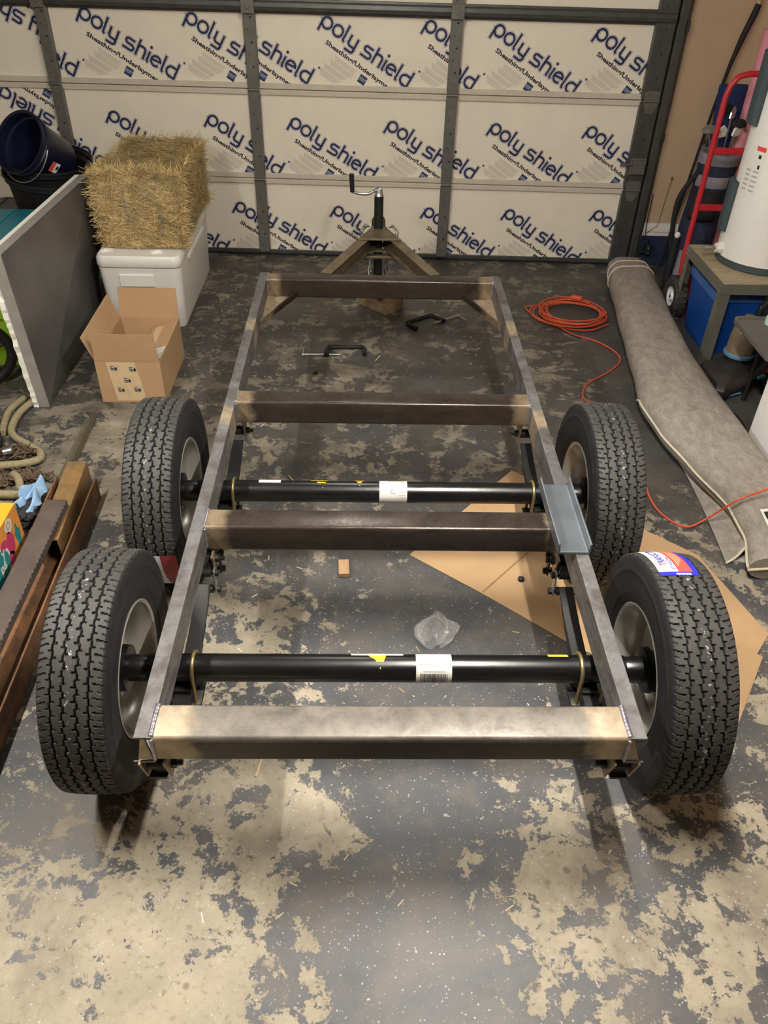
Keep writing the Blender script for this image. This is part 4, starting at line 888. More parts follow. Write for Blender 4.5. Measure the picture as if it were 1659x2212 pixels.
axis = Vector((-0.40, -0.74, 0.55)).normalized(); q = axis.to_track_quat('Z', 'Y').to_matrix(); bc = Vector((-2.035, 3.66, 0.955))-axis*0.30
vessel([(0.128, 0.0), (0.134, 0.01), (0.160, 0.235), (0.172, 0.240), (0.172, 0.262), (0.166, 0.266), (0.168, 0.300), (0.178, 0.304)], 0.005, bc, q, 48).build('bucket_wall', 'bucket_blue', bk, smooth=True)
sidev = axis.cross(Vector((0, 0, 1))).normalized(); dn = axis.cross(sidev).normalized()
dn = dn if dn.z < 0 else -dn
rimc = bc+axis*0.265; P = [rimc+sidev*0.185*math.cos(a)+dn*0.200*math.sin(a)-axis*0.03*math.sin(a) for a in np.linspace(0.02, math.pi-0.02, 20)]
b = MB(); b.tube(P, 0.0035, 8); b.build('bail_handle', 'zinc', bk, smooth=True)
g1 = Vector((1.0, -1.5, -0.35)); g1 = (g1-axis*g1.dot(axis)).normalized()
b = MB(); f_ = g1; sd = axis.cross(f_).normalized(); o0 = bc+axis*0.150+f_*0.1535
if sd.x < 0: sd = -sd
b.add([o0+sd*0.03*a+axis*0.03*c+axis.cross(sd)*0 + f_*(0.003*c-0.002*abs(a)) for a, c in ((-1, -1), (1, -1), (1, 1), (-1, 1))], [(0, 1, 2, 3)], 0)
b.add([o0+f_*0.001+sd*0.03*a+axis*0.03*c+f_*(0.003*c-0.002*abs(a)) for a, c in ((-1, 0.15), (1, 0.15), (1, 1), (-1, 1))], [(0, 1, 2, 3)], 1)
b.add([o0+f_*0.0015+sd*(0.012*math.cos(k)+0.004)+axis*(0.008*math.sin(k)-0.014)+f_*-0.001 for k in np.arange(0, 6.2, 0.6)], [tuple(range(11))], 2)
b.build('sticker', ['label_white', 'label_red', 'ink_black'], bk)
# black spoked wheel of a cart at the left edge
cw = thing('cart_wheel', 'black spoked rubber cart wheel at the far left edge beside the foam board', 'wheel', (-2.02, 2.62, 0))
b = MB(); R = 0.155; wc = Vector((-2.075, 2.60, R+0.026)); wa = rotz(math.radians(22))
b.tube([wc+wa @ Vector((R*math.cos(a), 0, R*math.sin(a))) for a in np.linspace(0, 2*math.pi, 41)[:-1]], 0.026, 12, closed=True); b.build('tyre', 'tub_black', cw, smooth=True)
b = MB(); b.cyl(wc+wa @ Vector((0, -0.03, 0)), wc+wa @ Vector((0, 0.03, 0)), 0.03, 18)
for k in range(5):
    a = 2*math.pi*k/5+0.3; b.tube([wc, wc+wa @ Vector((0.14*math.cos(a), 0, 0.14*math.sin(a)))], 0.011, 8)
b.build('spokes', 'black_plastic', cw, smooth=True)
# ---- steel stock lying along the left
def chan(name, label, a, e, w, h, t, mt, z0, up=True, group=None, cat='steel beam'):
    a, e = Vector(a), Vector(e); d = (e-a).normalized(); n = Vector((d.y, -d.x, 0)); th = thing(name, label, cat, ((a.x+e.x)/2, (a.y+e.y)/2, z0), group)
    pf = [(-w/2, 0), (w/2, 0), (w/2, h), (w/2-t, h), (w/2-t*1.4, t), (-w/2+t*1.4, t), (-w/2+t, h), (-w/2, h)]
    if not up: pf = [(x, h-z) for x, z in pf]
    b = MB(); b.loft([[p+n*x+Vector((0, 0, z0+z)) for x, z in pf] for p in (a, e)]); b.build('channel', mt, th, bevel=0.002); return th
chan('rusty_channel', 'long wide rusty orange steel channel lying open side up on the floor at the left', (-1.235, -0.9, 0), (-1.312, 1.62, 0), 0.175, 0.108, 0.008, 'rust_orange', 0.001)
chan('steel_channel_piece', 'short olive-rust channel piece lying upside down inside the long rusty channel', (-1.283, 1.17, 0), (-1.322, 1.70, 0), 0.082, 0.130, 0.006, 'rust_olive', 0.0105, False)
fb = thing('steel_bar', 'dark brown flat steel bar lying on top of the rusty channels', 'steel bar', (-1.29, 0.5, 0.142))
b = MB(); a = Vector((-1.268, -0.9, 0.1425)); e = Vector((-1.303, 1.375, 0.1425)); n = Vector((0.0405, 0.001, 0)); b.prism([a-n, a+n, e+n, e-n], (0, 0, 0.036)); b.build('bar', 'rust_brown', fb, bevel=0.002)
b = MB(); 
for k in range(60):
    p = a.lerp(e, 0.3+0.7*k/60)+n*1.0+Vector((0.0004, 0, 0.033+random.uniform(-.002, .002))); b.box(p, (0.002, 0.012, 0.003))
b.build('cut_burr', 'zinc', fb)
ag = thing('angle_iron', 'thin olive angle iron on the floor poking out beyond the rusty channels', 'angle iron', (-1.44, 1.9, 0))
b = MB(); a = Vector((-1.415, 1.25, 0.001)); e = Vector((-1.447, 2.27, 0.001)); d = (e-a).normalized(); n = Vector((d.y, -d.x, 0))
pf = [(-0.025, 0), (0.025, 0), (0.025, 0.045), (0.021, 0.045), (0.021, 0.004), (-0.025, 0.004)]
b.loft([[p+n*x+Vector((0, 0, z)) for x, z in pf] for p in (a, e)]); b.build('angle', 'angle_olive', ag)
# ---- tow rope, rusty chain, rag, snack box
rp = [(-1.80, 2.52, 0.02), (-1.76, 2.46, 0.022), (-1.80, 2.30, 0.022), (-1.79, 2.14, 0.022), (-1.74, 2.06, 0.022), (-1.66, 2.00, 0.022), (-1.585, 1.935, 0.022), (-1.575, 1.88, 0.022), (-1.63, 1.835, 0.03), (-1.73, 1.80, 0.04), (-1.95, 1.78, 0.03)]
b = MB(); b.tube(smoothpath(rp, 10), 0.0175, 12); tag(b.build('tow_rope', 'tow_rope', smooth=True, loc=(-1.7, 2.1, 0)), 'thick tan rope snaking out from under the foam board past the chain', 'rope')
b = MB(); b.tube(smoothpath([(-1.83, 2.44, 0.019), (-1.86, 2.32, 0.019), (-1.845, 2.20, 0.019), (-1.82, 2.10, 0.019)], 8), 0.0165, 12); tag(b.build('rope_end', 'tow_rope', smooth=True, loc=(-1.84, 2.25, 0)), 'short frayed tan rope end lying beside the long rope', 'rope')
b = MB(); b.tube(smoothpath([(-1.95, 1.60, 0.02), (-1.76, 1.605, 0.03), (-1.60, 1.600, 0.03), (-1.555, 1.60, 0.028)], 8), 0.0185, 12); b.tube(smoothpath([(-1.57, 1.63, 0.03), (-1.60, 1.70, 0.04), (-1.64, 1.75, 0.03)], 6), 0.0175, 12)
tag(b.build('rope_loop', 'tow_rope', smooth=True, loc=(-1.7, 1.62, 0)), 'tan rope loop lying on the chain just behind the snack box', 'rope')
rc = thing('rusty_chain', 'heap of rusty chain on the floor between the ropes', 'chain', (-1.68, 1.8, 0)); lr = MB(); P = []
for i in range(18):
    a = 2*math.pi*i/18; P.append((0.011*math.sin(a), (0.012 if math.cos(a) > 0 else -0.012)+0.012*math.cos(a), 0))
lr.tube(P, 0.0048, 6, closed=True); link0 = lr.build('chain_link', 'chain_rust', None, smooth='all'); 
for k in range(110):
    o = link0 if k == 0 else link0.copy()
    if k: COL.objects.link(o)
    o.parent = rc; t = random.random(); px, py = random.choice(((-1.62+0.10*random.gauss(0, 0.5), 1.74+0.04*random.gauss(0, 0.6)), (-1.56+0.06*random.gauss(0, 0.5), 1.74), (-1.70+0.08*random.gauss(0, 0.6), 1.93+0.05*random.gauss(0, 0.6)), (-1.74+0.07*random.gauss(0, .6), 1.70+0.03*random.gauss(0, .5))))
    o.location = Vector((px, py, random.uniform(0.016, 0.034)))-ORG[rc.name]; o.rotation_euler = (random.uniform(-0.6, 0.6), random.uniform(-0.9, 0.9), random.uniform(0, 6.28))
bh = thing('black_hose', 'black rubber hose loop lying on the floor at the far left beside the rope', 'hose', (-1.88, 2.05, 0))
b = MB(); b.tube(smoothpath([(-2.1, 2.22, 0.03), (-1.93, 2.20, 0.03), (-1.84, 2.06, 0.035), (-1.80, 1.96, 0.035), (-1.87, 1.90, 0.03), (-2.0, 1.89, 0.03)], 8), 0.030, 12); b.build('hose', 'tub_black', bh, smooth=True)
b = MB(); b.cyl((-1.735, 1.895, 0.050), (-1.700, 1.910, 0.052), 0.016, 16); b.build('metal_end', 'zinc', bh, smooth=True)
def crumple(name, label, cat, c, size, mt, n=26, seed=1, amp=0.35, loc=None):
    r_ = random.Random(seed); b = MB(); ph = [r_.uniform(0, 6.28) for _ in range(12)]
    def f(u, v):
        a = u*2*math.pi; e = (v-0.5)*math.pi*0.98
        w = 1+amp*(0.5*math.sin(3*a+ph[0]+4*e)+0.4*math.sin(7*a+ph[1]-6*e)+0.3*math.sin(11*a+9*e+ph[2])*math.cos(e))
        p = Vector((math.cos(a)*math.cos(e)*size[0]*w, math.sin(a)*math.cos(e)*size[1]*w, math.sin(e)*size[2]*(0.8+0.2*w)))
        return Vector(c)+p
    b.grid(f, n, n//2); return tag(b.build(name, mt, loc=(c[0], c[1], 0)), label, cat)
rg = thing('shop_rag', 'crumpled pale blue and black rag tucked beside the brown steel bar', 'rag', (-1.49, 1.55, 0))
b = MB()
def rag(u, v): 
    return Vector((-1.525+0.085*u+0.01*math.sin(9*v), 1.44+0.20*v+0.012*math.sin(7*u+5*v), 0.075+0.022*math.sin(8*u+3*v)+0.018*math.sin(13*u-7*v)-0.03*abs(u-0.5)))
b.grid(rag, 22, 22); b.build('rag_cloth', 'rag_blue', rg, solid=0.006)
crumple('rag_underside', 'x', 'x', (-1.49, 1.46, 0.040), (0.05, 0.08, 0.038), 'rag_black', 22, 4)
o = bpy.data.objects['rag_underside']; o.parent = rg; o.location = Vector((-1.49, 1.46, 0))-ORG[rg.name]; del o['label']; del o['category']
sb = thing('snack_box', 'colourful orange and teal fruit-printed carton at the left edge', 'carton', (-1.6, 1.1, 0)); bx0, bx1, by0, by1, bh_ = -1.80, -1.452, 0.86, 1.335, 0.192
b = MB(); b.span((bx0, by0, 0.001), (bx1, by1, bh_), 0); box_o = b.build('carton', 'box_orange', sb, bevel=0.003)
def on_side(y, z, l=0.0): return Vector((bx1+0.0008+l, y, z))
def blob(b, y, z, ry, rz, mi, l=0.0, n=18, wob=0.0, rot=0.0):
    b.add([on_side(y+math.cos(a)*ry*(1+wob*math.sin(5*a)), z+math.sin(a)*rz*(1+wob*math.cos(4*a)), l) for a in np.linspace(0, 6.283, n+1)[:-1]], [tuple(range(n))], mi)
b = MB(); b.add([on_side(*q) for q in ((by0, 0.004), (by1-0.004, 0.004), (by1-0.004, bh_-0.004), (by0, bh_-0.004))], [(0, 1, 2, 3)], 0)
blob(b, 1.07, 0.055, 0.12, 0.085, 1, 0.0004); blob(b, 1.07, 0.055, 0.106, 0.073, 2, 0.0007)
blob(b, 1.235, 0.155, 0.034, 0.03, 1, 0.0006, wob=0.1); blob(b, 1.235, 0.155, 0.020, 0.017, 4, 0.0009); blob(b, 1.235, 0.155, 0.010, 0.008, 1, 0.0012)
blob(b, 1.215, 0.085, 0.035, 0.05, 3, 0.0006, wob=0.08); blob(b, 1.19, 0.03, 0.03, 0.03, 3, 0.0006, wob=0.1); blob(b, 1.285, 0.07, 0.02, 0.05, 2, 0.0005, wob=0.2); blob(b, 1.16, 0.115, 0.03, 0.02, 3, 0.0005)
for txt, y_, z_, sz in (('y', 1.125, 0.080, 0.060), ('ps', 1.085, 0.034, 0.060)):
    vs, fs = text_geo(txt, sz, 0.002, 3); b.add([on_side(y_+v.x, z_+v.y, 0.0012) for v in vs], fs, 1)
b.build('printed_side', ['box_peach', 'label_white', 'box_teal', 'box_pink', 'tape_tan'], box_o)
# ---- clamps and small things on the floor
def g_clamp(name, label, pos, ang, L, D):
    t = thing(name, label, 'clamp', (pos[0], pos[1], 0)); R = rotz(ang); P = lambda x, y, z=0.013: Vector((pos[0], pos[1], 0))+R @ Vector((x, y, z))
    b = MB(); w = 0.012
    path = smoothpath([P(0, 0), P(0, D*0.6), P(L*0.03, D*0.92), P(L*0.12, D), P(L*0.5, D), P(L*0.88, D), P(L*0.97, D*0.92), P(L, D*0.6), P(L, 0.0)], 5)
    b.tube(path, 0.0125, 8); b.cyl(P(-0.004, -0.012), P(-0.004, 0.012), 0.016, 12); b.build('clamp_frame', 'clamp_iron', t, smooth=True)
    b = MB(); b.cyl(P(-L*0.66, -0.002), P(L*0.33, -0.002), 0.0052, 12); sc_ = b.build('screw', 'zinc', t, smooth=True)
    b = MB(); b.cyl(P(L*0.33, -0.002), P(L*0.35, -0.002), 0.009, 12); b.cyl(P(-L*0.67, -0.002), P(-L*0.63, -0.002), 0.0085, 12); b.build('swivel_pad', 'zinc', sc_)
    b = MB(); b.cyl(P(-L*0.65, -0.02), P(-L*0.64, 0.085), 0.0034, 10); b.build('tommy_bar', 'zinc', sc_); return t
g_clamp('g_clamp', 'black C-clamp lying on the floor in the middle of the front frame bay', (-0.293, 2.985), 0.03, 0.215, 0.095)
g_clamp('g_clamp', 'black C-clamp lying near the front gusset, right of the wooden block', (0.405, 3.46), math.radians(180+36), 0.205, -0.105)
b = MB(); b.lathe([(0.006, 0.001), (0.014, 0.001), (0.014, 0.012), (0.006, 0.012), (0.006, 0.001)], (-0.348, 2.778, 0), 'Z', 18); tag(b.build('rubber_washer', 'black_plastic', loc=(-0.348, 2.778, 0), smooth=True), 'small black rubber washer on the floor near the C-clamp', 'washer')
b = MB(); e1 = Vector((-0.711, 0.703, 0)); e2 = Vector((0.735, 0.678, 0)); c0 = Vector((0.053, 3.552, 0.001)); b.prism([c0, c0+e2*0.155, c0+e2*0.155+e1*0.27, c0+e1*0.27], (0, 0, 0.119))
tag(b.build('wood_block', 'lumber', loc=(0, 3.7, 0), bevel=0.003), 'short brown timber block on the floor under the tongue jack', 'wood block')
b = MB(); b.box((-0.151, 1.165, 0.011), (0.042, 0.085, 0.020), 0.05); tag(b.build('wood_scrap', 'scrap_wood', loc=(-0.15, 1.16, 0), bevel=0.002), 'small offcut of pale wood on the floor behind the third crossmember', 'wood scrap')
# crumpled clear bag
r_ = random.Random(3); b = MB(); ph = [r_.uniform(0, 6.28) for _ in range(8)]
def bag(u, v):
    a = u*2*math.pi; s = v; rad = 0.068*math.sin(math.pi*min(1, 0.12+s*0.9))**0.7*(1+0.22*math.sin(5*a+ph[0])+0.16*math.sin(9*a+ph[1]+6*s))
    return Vector((0.18+rad*math.cos(a)+0.02*s, 0.755+0.15*s+0.010*math.sin(4*a), 0.006+0.040*(0.5+0.5*math.sin(a))*(1-0.3*s)*(1+0.35*math.sin(7*a+9*s+ph[2]))))
b.grid(bag, 40, 16); tag(b.build('plastic_bag', 'clear_plastic', loc=(0.18, 0.82, 0), smooth=False), 'crumpled clear plastic bag on the floor just beyond the rear axle', 'plastic bag')
# flattened cardboard on the floor at the right
b = MB(); b.prism([(0.114, 1.257, 0.001), (0.390, 1.03, 0.001), (0.666, 0.788, 0.001), (0.78, 0.70, 0.001), (1.13, 0.387, 0.001), (1.355, 0.72, 0.001), (1.34, 0.735, 0.001), (1.42, 0.83, 0.001), (1.30, 1.27, 0.001), (1.153, 1.403, 0.001), (0.90, 1.63, 0.001), (0.615, 1.858, 0.001)], (0, 0, 0.004))
cs = thing('cardboard_sheet', 'flattened sheet of brown cardboard on the floor under the right-hand wheels', 'cardboard', (0.75, 1.1, 0)); b.build('sheet', ['cardboard'], cs)
b = MB(); sheet(b, [(0.385, 1.045, 0.0052), (0.39, 1.038, 0.0052), (0.72, 1.405, 0.0052), (0.715, 1.41, 0.0052)], 0.0004); sheet(b, [(1.08, 0.63, 0.0052), (1.083, 0.627, 0.0052), (1.26, 0.98, 0.0052), (1.257, 0.983, 0.0052)], 0.0004); b.build('crease', 'cardboard_edge', cs)
b = MB(); b.lathe([(0.013, 0.001), (0.012, 0.012), (0.004, 0.018), (0.001, 0.018)], (0.545, 1.11, 0.005), 'Z', 14); tag(b.build('rubber_bumper', 'seal_black', loc=(0.545, 1.11, 0.005)), 'small black rubber bumper on the cardboard sheet beside the right rail', 'bumper')
# scraps of straw and swarf scattered about: nobody could count them
b = MB()
for _ in range(150):
    x, y = random.choice(((random.uniform(-1.05, 1.05), random.uniform(1.9, 3.6)), (random.uniform(-1.1, -0.75), random.uniform(2.5, 4.2)), (random.uniform(-0.6, 0.9), random.uniform(-0.2, 1.5))))
    a = random.uniform(0, 6.28); L = random.uniform(0.006, 0.03); d = Vector((math.cos(a), math.sin(a), 0))*L; n = Vector((-math.sin(a), math.cos(a), 0))*random.uniform(0.0008, 0.0018); p = Vector((x, y, 0.0015))
    b.add([p-n, p+n, p+d+n, p+d-n], [(0, 1, 2, 3)], random.choice((0, 0, 1)))
o = b.build('floor_litter', ['tape_tan', 'label_white']); o['kind'] = 'stuff'; o['label'] = 'bits of straw and pale scraps scattered over the floor'; o['category'] = 'litter'
for k, (p0, p1, lab) in enumerate((((-0.42, 1.80, 0.004), (-0.36, 1.70, 0.004), 'thin pale straw stalk on the floor between the second and third crossmembers'), ((-0.395, 0.235, 0.004), (-0.375, 0.335, 0.004), 'thin pale stick on the floor behind the rear crossmember'), ((-0.015, 2.93, 0.005), (0.012, 2.99, 0.005), 'short pale wood splinter on the floor near the C-clamp'))):
    b = MB(); b.cyl(p0, p1, 0.003, 8); tag(b.build('straw_stick', 'tape_tan', loc=p0), lab, 'stick')
# ---- orange extension cord: coil and run
ec = thing('extension_cord', 'orange extension cord coiled on the floor and running back past the wheels over the rug', 'cord', (1.2, 3.5, 0)); P = []; N = 330; cr = 0.0046
for i in range(N):
    t = i/N*2*math.pi*9; k = i/N; rx = 0.255-0.075*abs(math.sin(k*5.1+0.4))-0.02*math.sin(k*17); ry = 0.225-0.06*abs(math.sin(k*4.3+0.2))
    P.append(Vector((1.235+0.02*math.sin(k*9)+rx*math.cos(t), 3.585+0.02*math.cos(k*7)+ry*math.sin(t), 0.006+0.022*abs(math.sin(k*11))+0.010*k)))
b = MB(); b.tube(P, cr, 7); 
b.tube(smoothpath([(1.02, 3.72, 0.008), (0.965, 3.70, 0.006), (1.0, 3.58, 0.006), (1.12, 3.42, 0.006), (1.3, 3.36, 0.01), (1.45, 3.45, 0.012)], 8), cr, 7); b.build('coil', 'cord_orange', ec, smooth=True)
run = [(1.13, 3.40, 0.012), (1.205, 3.306, 0.006), (1.327, 3.216, 0.005), (1.405, 3.08, 0.005), (1.40, 2.96, 0.005), (1.30, 2.83, 0.005), (1.158, 2.70, 0.005), (1.10, 2.571, 0.005), (1.114, 2.498, 0.005), (1.20, 2.33, 0.005), (1.28, 2.20, 0.005), (1.285, 2.10, 0.005), (1.228, 1.825, 0.005), (1.21, 1.66, 0.005), (1.225, 1.55, 0.005), (1.27, 1.475, 0.005), (1.32, 1.45, 0.006), (1.385, 1.475, 0.02), (1.435, 1.47, 0.075), (1.49, 1.45, 0.155), (1.56, 1.46, 0.182), (1.68, 1.50, 0.19), (1.82, 1.53, 0.14), (2.0, 1.54, 0.03), (2.3, 1.54, 0.006)]
b = MB(); b.tube(smoothpath(run, 8), cr, 8); b.build('loose_run', 'cord_orange', ec, smooth=True)
b = MB(); b.box((1.31, 3.775, 0.045), (0.075, 0.034, 0.026), -0.5); b.build('plug', 'cord_orange', ec, bevel=0.008)
# ---- rolled rug
rug = thing('rolled_rug', 'rolled taupe rug with cream binding lying along the right side of the floor', 'rug', (1.6, 2.7, 0))
def lerp(tab, y):
    for (y0, *a), (y1, *c) in zip(tab, tab[1:]):
        if y0 <= y <= y1:
            t = (y-y0)/(y1-y0); t = t*t*(3-2*t)*0.4+t*0.6
            return [p+(q-p)*t for p, q in zip(a, c)]
    return tab[-1][1:] if y > tab[-1][0] else tab[0][1:]
# y, left edge x, right edge x, height
TAB = [(1.13, 1.44, 1.80, 0.120), (1.30, 1.49, 1.80, 0.135), (1.50, 1.49, 1.79, 0.150), (1.78, 1.415, 1.775, 0.165), (2.05, 1.355, 1.765, 0.175), (2.33, 1.330, 1.745, 0.185), (2.76, 1.395, 1.745, 0.190), (3.22, 1.455, 1.775, 0.190), (3.70, 1.52, 1.83, 0.185), (4.10, 1.575, 1.875, 0.185), (4.22, 1.585, 1.875, 0.180)]
def rug_ring(y, n=30, sc=1.0, dy=0.0):
    xl, xr, h = lerp(TAB, y); c, w = (xl+xr)/2, (xr-xl)/2; out = []
    for i in range(n):
        a = 2*math.pi*i/n; ca, sa = math.cos(a), math.sin(a); e = 0.72
        px = math.copysign(abs(ca)**e, ca)*w*sc; pz = math.copysign(abs(sa)**0.8, sa)*h/2*sc
        out.append(Vector((c+px, y+dy+0.0, max(0.003, h/2+pz+0.003*math.sin(5*y+6*a)))))
    return out
b = MB(); ys = list(np.linspace(1.13, 3.99, 64)); b.loft([rug_ring(y) for y in ys]); b.build('roll', 'rug_pile', rug, smooth=True)
b = MB(); b.tube(rug_ring(3.985, 30, 1.0), 0.006, 8, closed=True); b.build('binding', 'rug_binding', rug, smooth=True)
b = MB(); b.loft([rug_ring(3.97, 30, 0.93, 0.0), rug_ring(4.10, 30, 0.93, 0.0)]); inn = b.build('inner_roll', 'rug_pile', rug, smooth=True)
b = MB(); b.tube(rug_ring(4.10, 30, 0.93, 0.0), 0.0055, 8, closed=True); b.build('binding', 'rug_binding', inn, smooth=True)
b = MB(); b.loft([rug_ring(4.08, 30, 0.86, 0.0), rug_ring(4.20, 30, 0.86, 0.0)]); b.build('inner_roll', 'rug_pile', rug, smooth=True)
# bound edge of the outer layer along the left side of the roll
def edge_pt(y): xl, xr, h = lerp(TAB, y); return Vector((xl-0.001, y, h*0.52))
b = MB(); b.tube([edge_pt(y) for y in np.linspace(1.13, 2.36, 40)]+[edge_pt(2.45)+Vector((0.01, 0, -0.05))], 0.0058, 8); b.build('binding', 'rug_binding', rug, smooth=True)
b = MB(); xl, xr, h = lerp(TAB, 1.13); b.tube([Vector((xl+(xr-xl)*t, 1.128, 0.052+0.012*math.sin(3.1*t))) for t in np.linspace(0, 1, 12)], 0.0058, 8); b.build('binding', 'rug_binding', rug, smooth=True)
# under layer peeping out at the left, with a curled end
def under(u, v):
    y = 1.22+(2.10-1.22)*u; xc = 1.400+0.012*math.sin(3*u)+0.03*u; xe = lerp(TAB, max(y, 1.2))[0]+0.05
    lift = (v**1.5)*0.045*(1-0.3*u) + 0.030*math.exp(-((u)/0.10)**2)*math.exp(-((v-0.72)/0.22)**2)
    endx = (0.0 if u > 0.15 else 0.0)
    return Vector((xc+(xe-xc)*v, y+(0.055*v if u < 0.001 else 0.055*v*(1-u)), 0.006+lift))
b = MB(); b.grid(under, 40, 20); ul = b.build('under_layer', 'rug_pile', rug, smooth='all', solid=0.008)
b = MB(); b.tube([under(0, v) for v in np.linspace(0, 0.86, 22)], 0.0055, 8); b.build('binding', 'rug_binding', ul, smooth=True)
b = MB(); b.prism([(1.412, 1.235, 0.002), (1.56, 1.215, 0.002), (1.58, 1.42, 0.002), (1.46, 1.42, 0.002)], (0, 0, 0.004)); b.build('backing', 'rug_back', rug)
# paper tag on the end
def tagp(u, v, l=0.0): 
    y = 1.16+0.24*v; xl, xr, h = lerp(TAB, y); w = (xr-xl)/2; c = (xl+xr)/2; x = 1.555+0.185*u+0.01*v; k = min(0.98, abs((x-c)/w)); 
    return Vector((x, y, h/2+(h/2)*(1-k**2.78)**(0.4)+0.007+l))
b = MB(); b.grid(lambda u, v: tagp(u, v), 6, 6, 0); b.grid(lambda u, v: tagp(0.05+0.42*u, 0.74+0.18*v, 0.002), 4, 4, 1)
for k in range(5): b.grid(lambda u, v: tagp(0.10+0.10*k+0.025*u, 0.10+0.5*v, 0.002), 2, 6, 2)
b.tube([tagp(0.22+0.05*math.cos(a), 0.83+0.05*math.sin(a), 0.003) for a in np.linspace(0, 6.28, 16)[:-1]], 0.0012, 5, 0, closed=True)
b.build('paper_tag', ['label_white', 'seal_black', 'print_grey'], rug)
# ---- work stand, water heater, bins
st = thing('work_stand', 'grey angle-steel stand with plywood top carrying the white water heater', 'stand', (2.2, 3.26, 0)); X0, X1, Y0, Y1, HS = 1.872, 2.50, 2.965, 3.57, 0.478
b = MB(); b.span((X0+0.004, Y0+0.004, HS-0.012), (X1-0.004, Y1-0.004, HS+0.004)); b.build('top_board', 'plywood', st)
for (px, py, sx, sy) in ((X0, Y0, 1, 1), (X1, Y0, -1, 1), (X0, Y1, 1, -1), (X1, Y1, -1, -1)):
    b = MB(); b.span((px, py, 0.001), (px+sx*0.055, py+sy*0.004, HS-0.005)); b.span((px, py+sy*0.004, 0.001), (px+sx*0.004, py+sy*0.055, HS-0.005)); leg = b.build('leg', 'stand_steel', st)
    b = MB()
    for z in (0.02, 0.045): 
        for d in (0.018, 0.04): b.cyl((px+sx*d, py-sy*0.001, HS-z), (px+sx*d, py-sy*0.006, HS-z), 0.006, 8); b.cyl((px-sx*0.001, py+sy*d, HS-z), (px-sx*0.006, py+sy*d, HS-z), 0.006, 8)
    b.build('bolt', 'zinc', leg)
for a_, c_ in (((X0, Y0-0.004, HS-0.058), (X1, Y0, HS)), ((X0, Y1, HS-0.058), (X1, Y1+0.004, HS)), ((X0-0.004, Y0, HS-0.058), (X0, Y1, HS)), ((X1, Y0, HS-0.058), (X1+0.004, Y1, HS))):
    b = MB(); b.span(a_, c_); b.build('apron', 'stand_steel', st)
wh = thing('water_heater', 'tall white cylindrical water heater standing on the steel stand', 'water heater', (2.195, 3.30, HS)); HC = (2.195, 3.305); HR = 0.243
b = MB(); b.lathe([(0.001, HS+0.005), (HR-0.01, HS+0.005), (HR, HS+0.012), (HR, HS+0.045), (HR+0.001, HS+0.05)], (HC[0], HC[1], 0), 'Z', 64); b.build('base_ring', 'foam_green', wh, smooth=True)
b = MB(); b.lathe([(HR+0.002, HS+0.048), (HR+0.002, HS+1.40), (HR-0.02, HS+1.43), (0.001, HS+1.45)], (HC[0], HC[1], 0), 'Z', 64); b.build('tank_jacket', 'heater_white', wh, smooth=True)
def on_tank(a, z, l=0.0): return Vector((HC[0]+(HR+0.002+l)*math.cos(a), HC[1]+(HR+0.002+l)*math.sin(a), z))
def pad(name, a0, a1, z0, z1, th, mt):
    b = MB(); n = 8; rings = []
    for i in range(n+1):
        a = a0+(a1-a0)*i/n; t_ = th*(1 if 0 < i < n else 0.6); rings.append([on_tank(a, z0, 0), on_tank(a, z1, 0), on_tank(a, z1-0.006, t_), on_tank(a, z0+0.006, t_)])
    b.loft(rings); b.build(name, mt, wh, bevel=0.003)
aw = math.atan2(-1.17-3.3, -0.075-2.195)     # bearing towards the viewer
pad('foam_guard', math.radians(150), math.radians(182), HS+0.17, HS+0.44, 0.030, 'foam_green'); pad('foam_guard', math.radians(150), math.radians(186), HS+0.72, HS+1.06, 0.035, 'foam_green')
la = math.radians(205)
b = MB(); b.grid(lambda u, v: on_tank(la-0.30+0.42*u, HS+0.40+0.24*v, 0.0012), 14, 4, 0); b.grid(lambda u, v: on_tank(la-0.12+0.24*u, HS+0.62+0.022*v, 0.002), 8, 1, 1)
for k in range(5):
    b.grid(lambda u, v: on_tank(la-0.26+0.13*u, HS+0.42+0.024*k+0.008*v, 0.002), 5, 1, 2); b.grid(lambda u, v: on_tank(la-0.06+0.15*u, HS+0.42+0.024*k+0.008*v, 0.002), 5, 1, 2)
b.grid(lambda u, v: on_tank(la-0.02+0.07*u, HS+0.585+0.018*v, 0.002), 4, 1, 3); b.grid(lambda u, v: on_tank(la+0.02+0.05*u, HS+0.535+0.02*v, 0.002), 4, 1, 3); b.build('warning_label', ['label_white', 'label_red', 'print_grey', 'ink_black'], wh)
va = math.radians(183); p0 = on_tank(va, HS+0.085, -0.01); dv = Vector((math.cos(va), math.sin(va), 0))
b = MB(); b.cyl(p0, p0+dv*0.028, 0.032, 8); b.cyl(p0+dv*0.028, p0+dv*0.045, 0.026, 12); vv = b.build('valve_collar', 'label_white', wh)
b = MB(); b.cyl(p0+dv*0.045, p0+dv*0.085, 0.010, 12); b.cyl(p0+dv*0.085, p0+dv*0.115, 0.016, 12); b.cyl(p0+dv*0.06, p0+dv*0.07, 0.015, 6); b.build('drain_spout', 'zinc', vv, smooth=True)
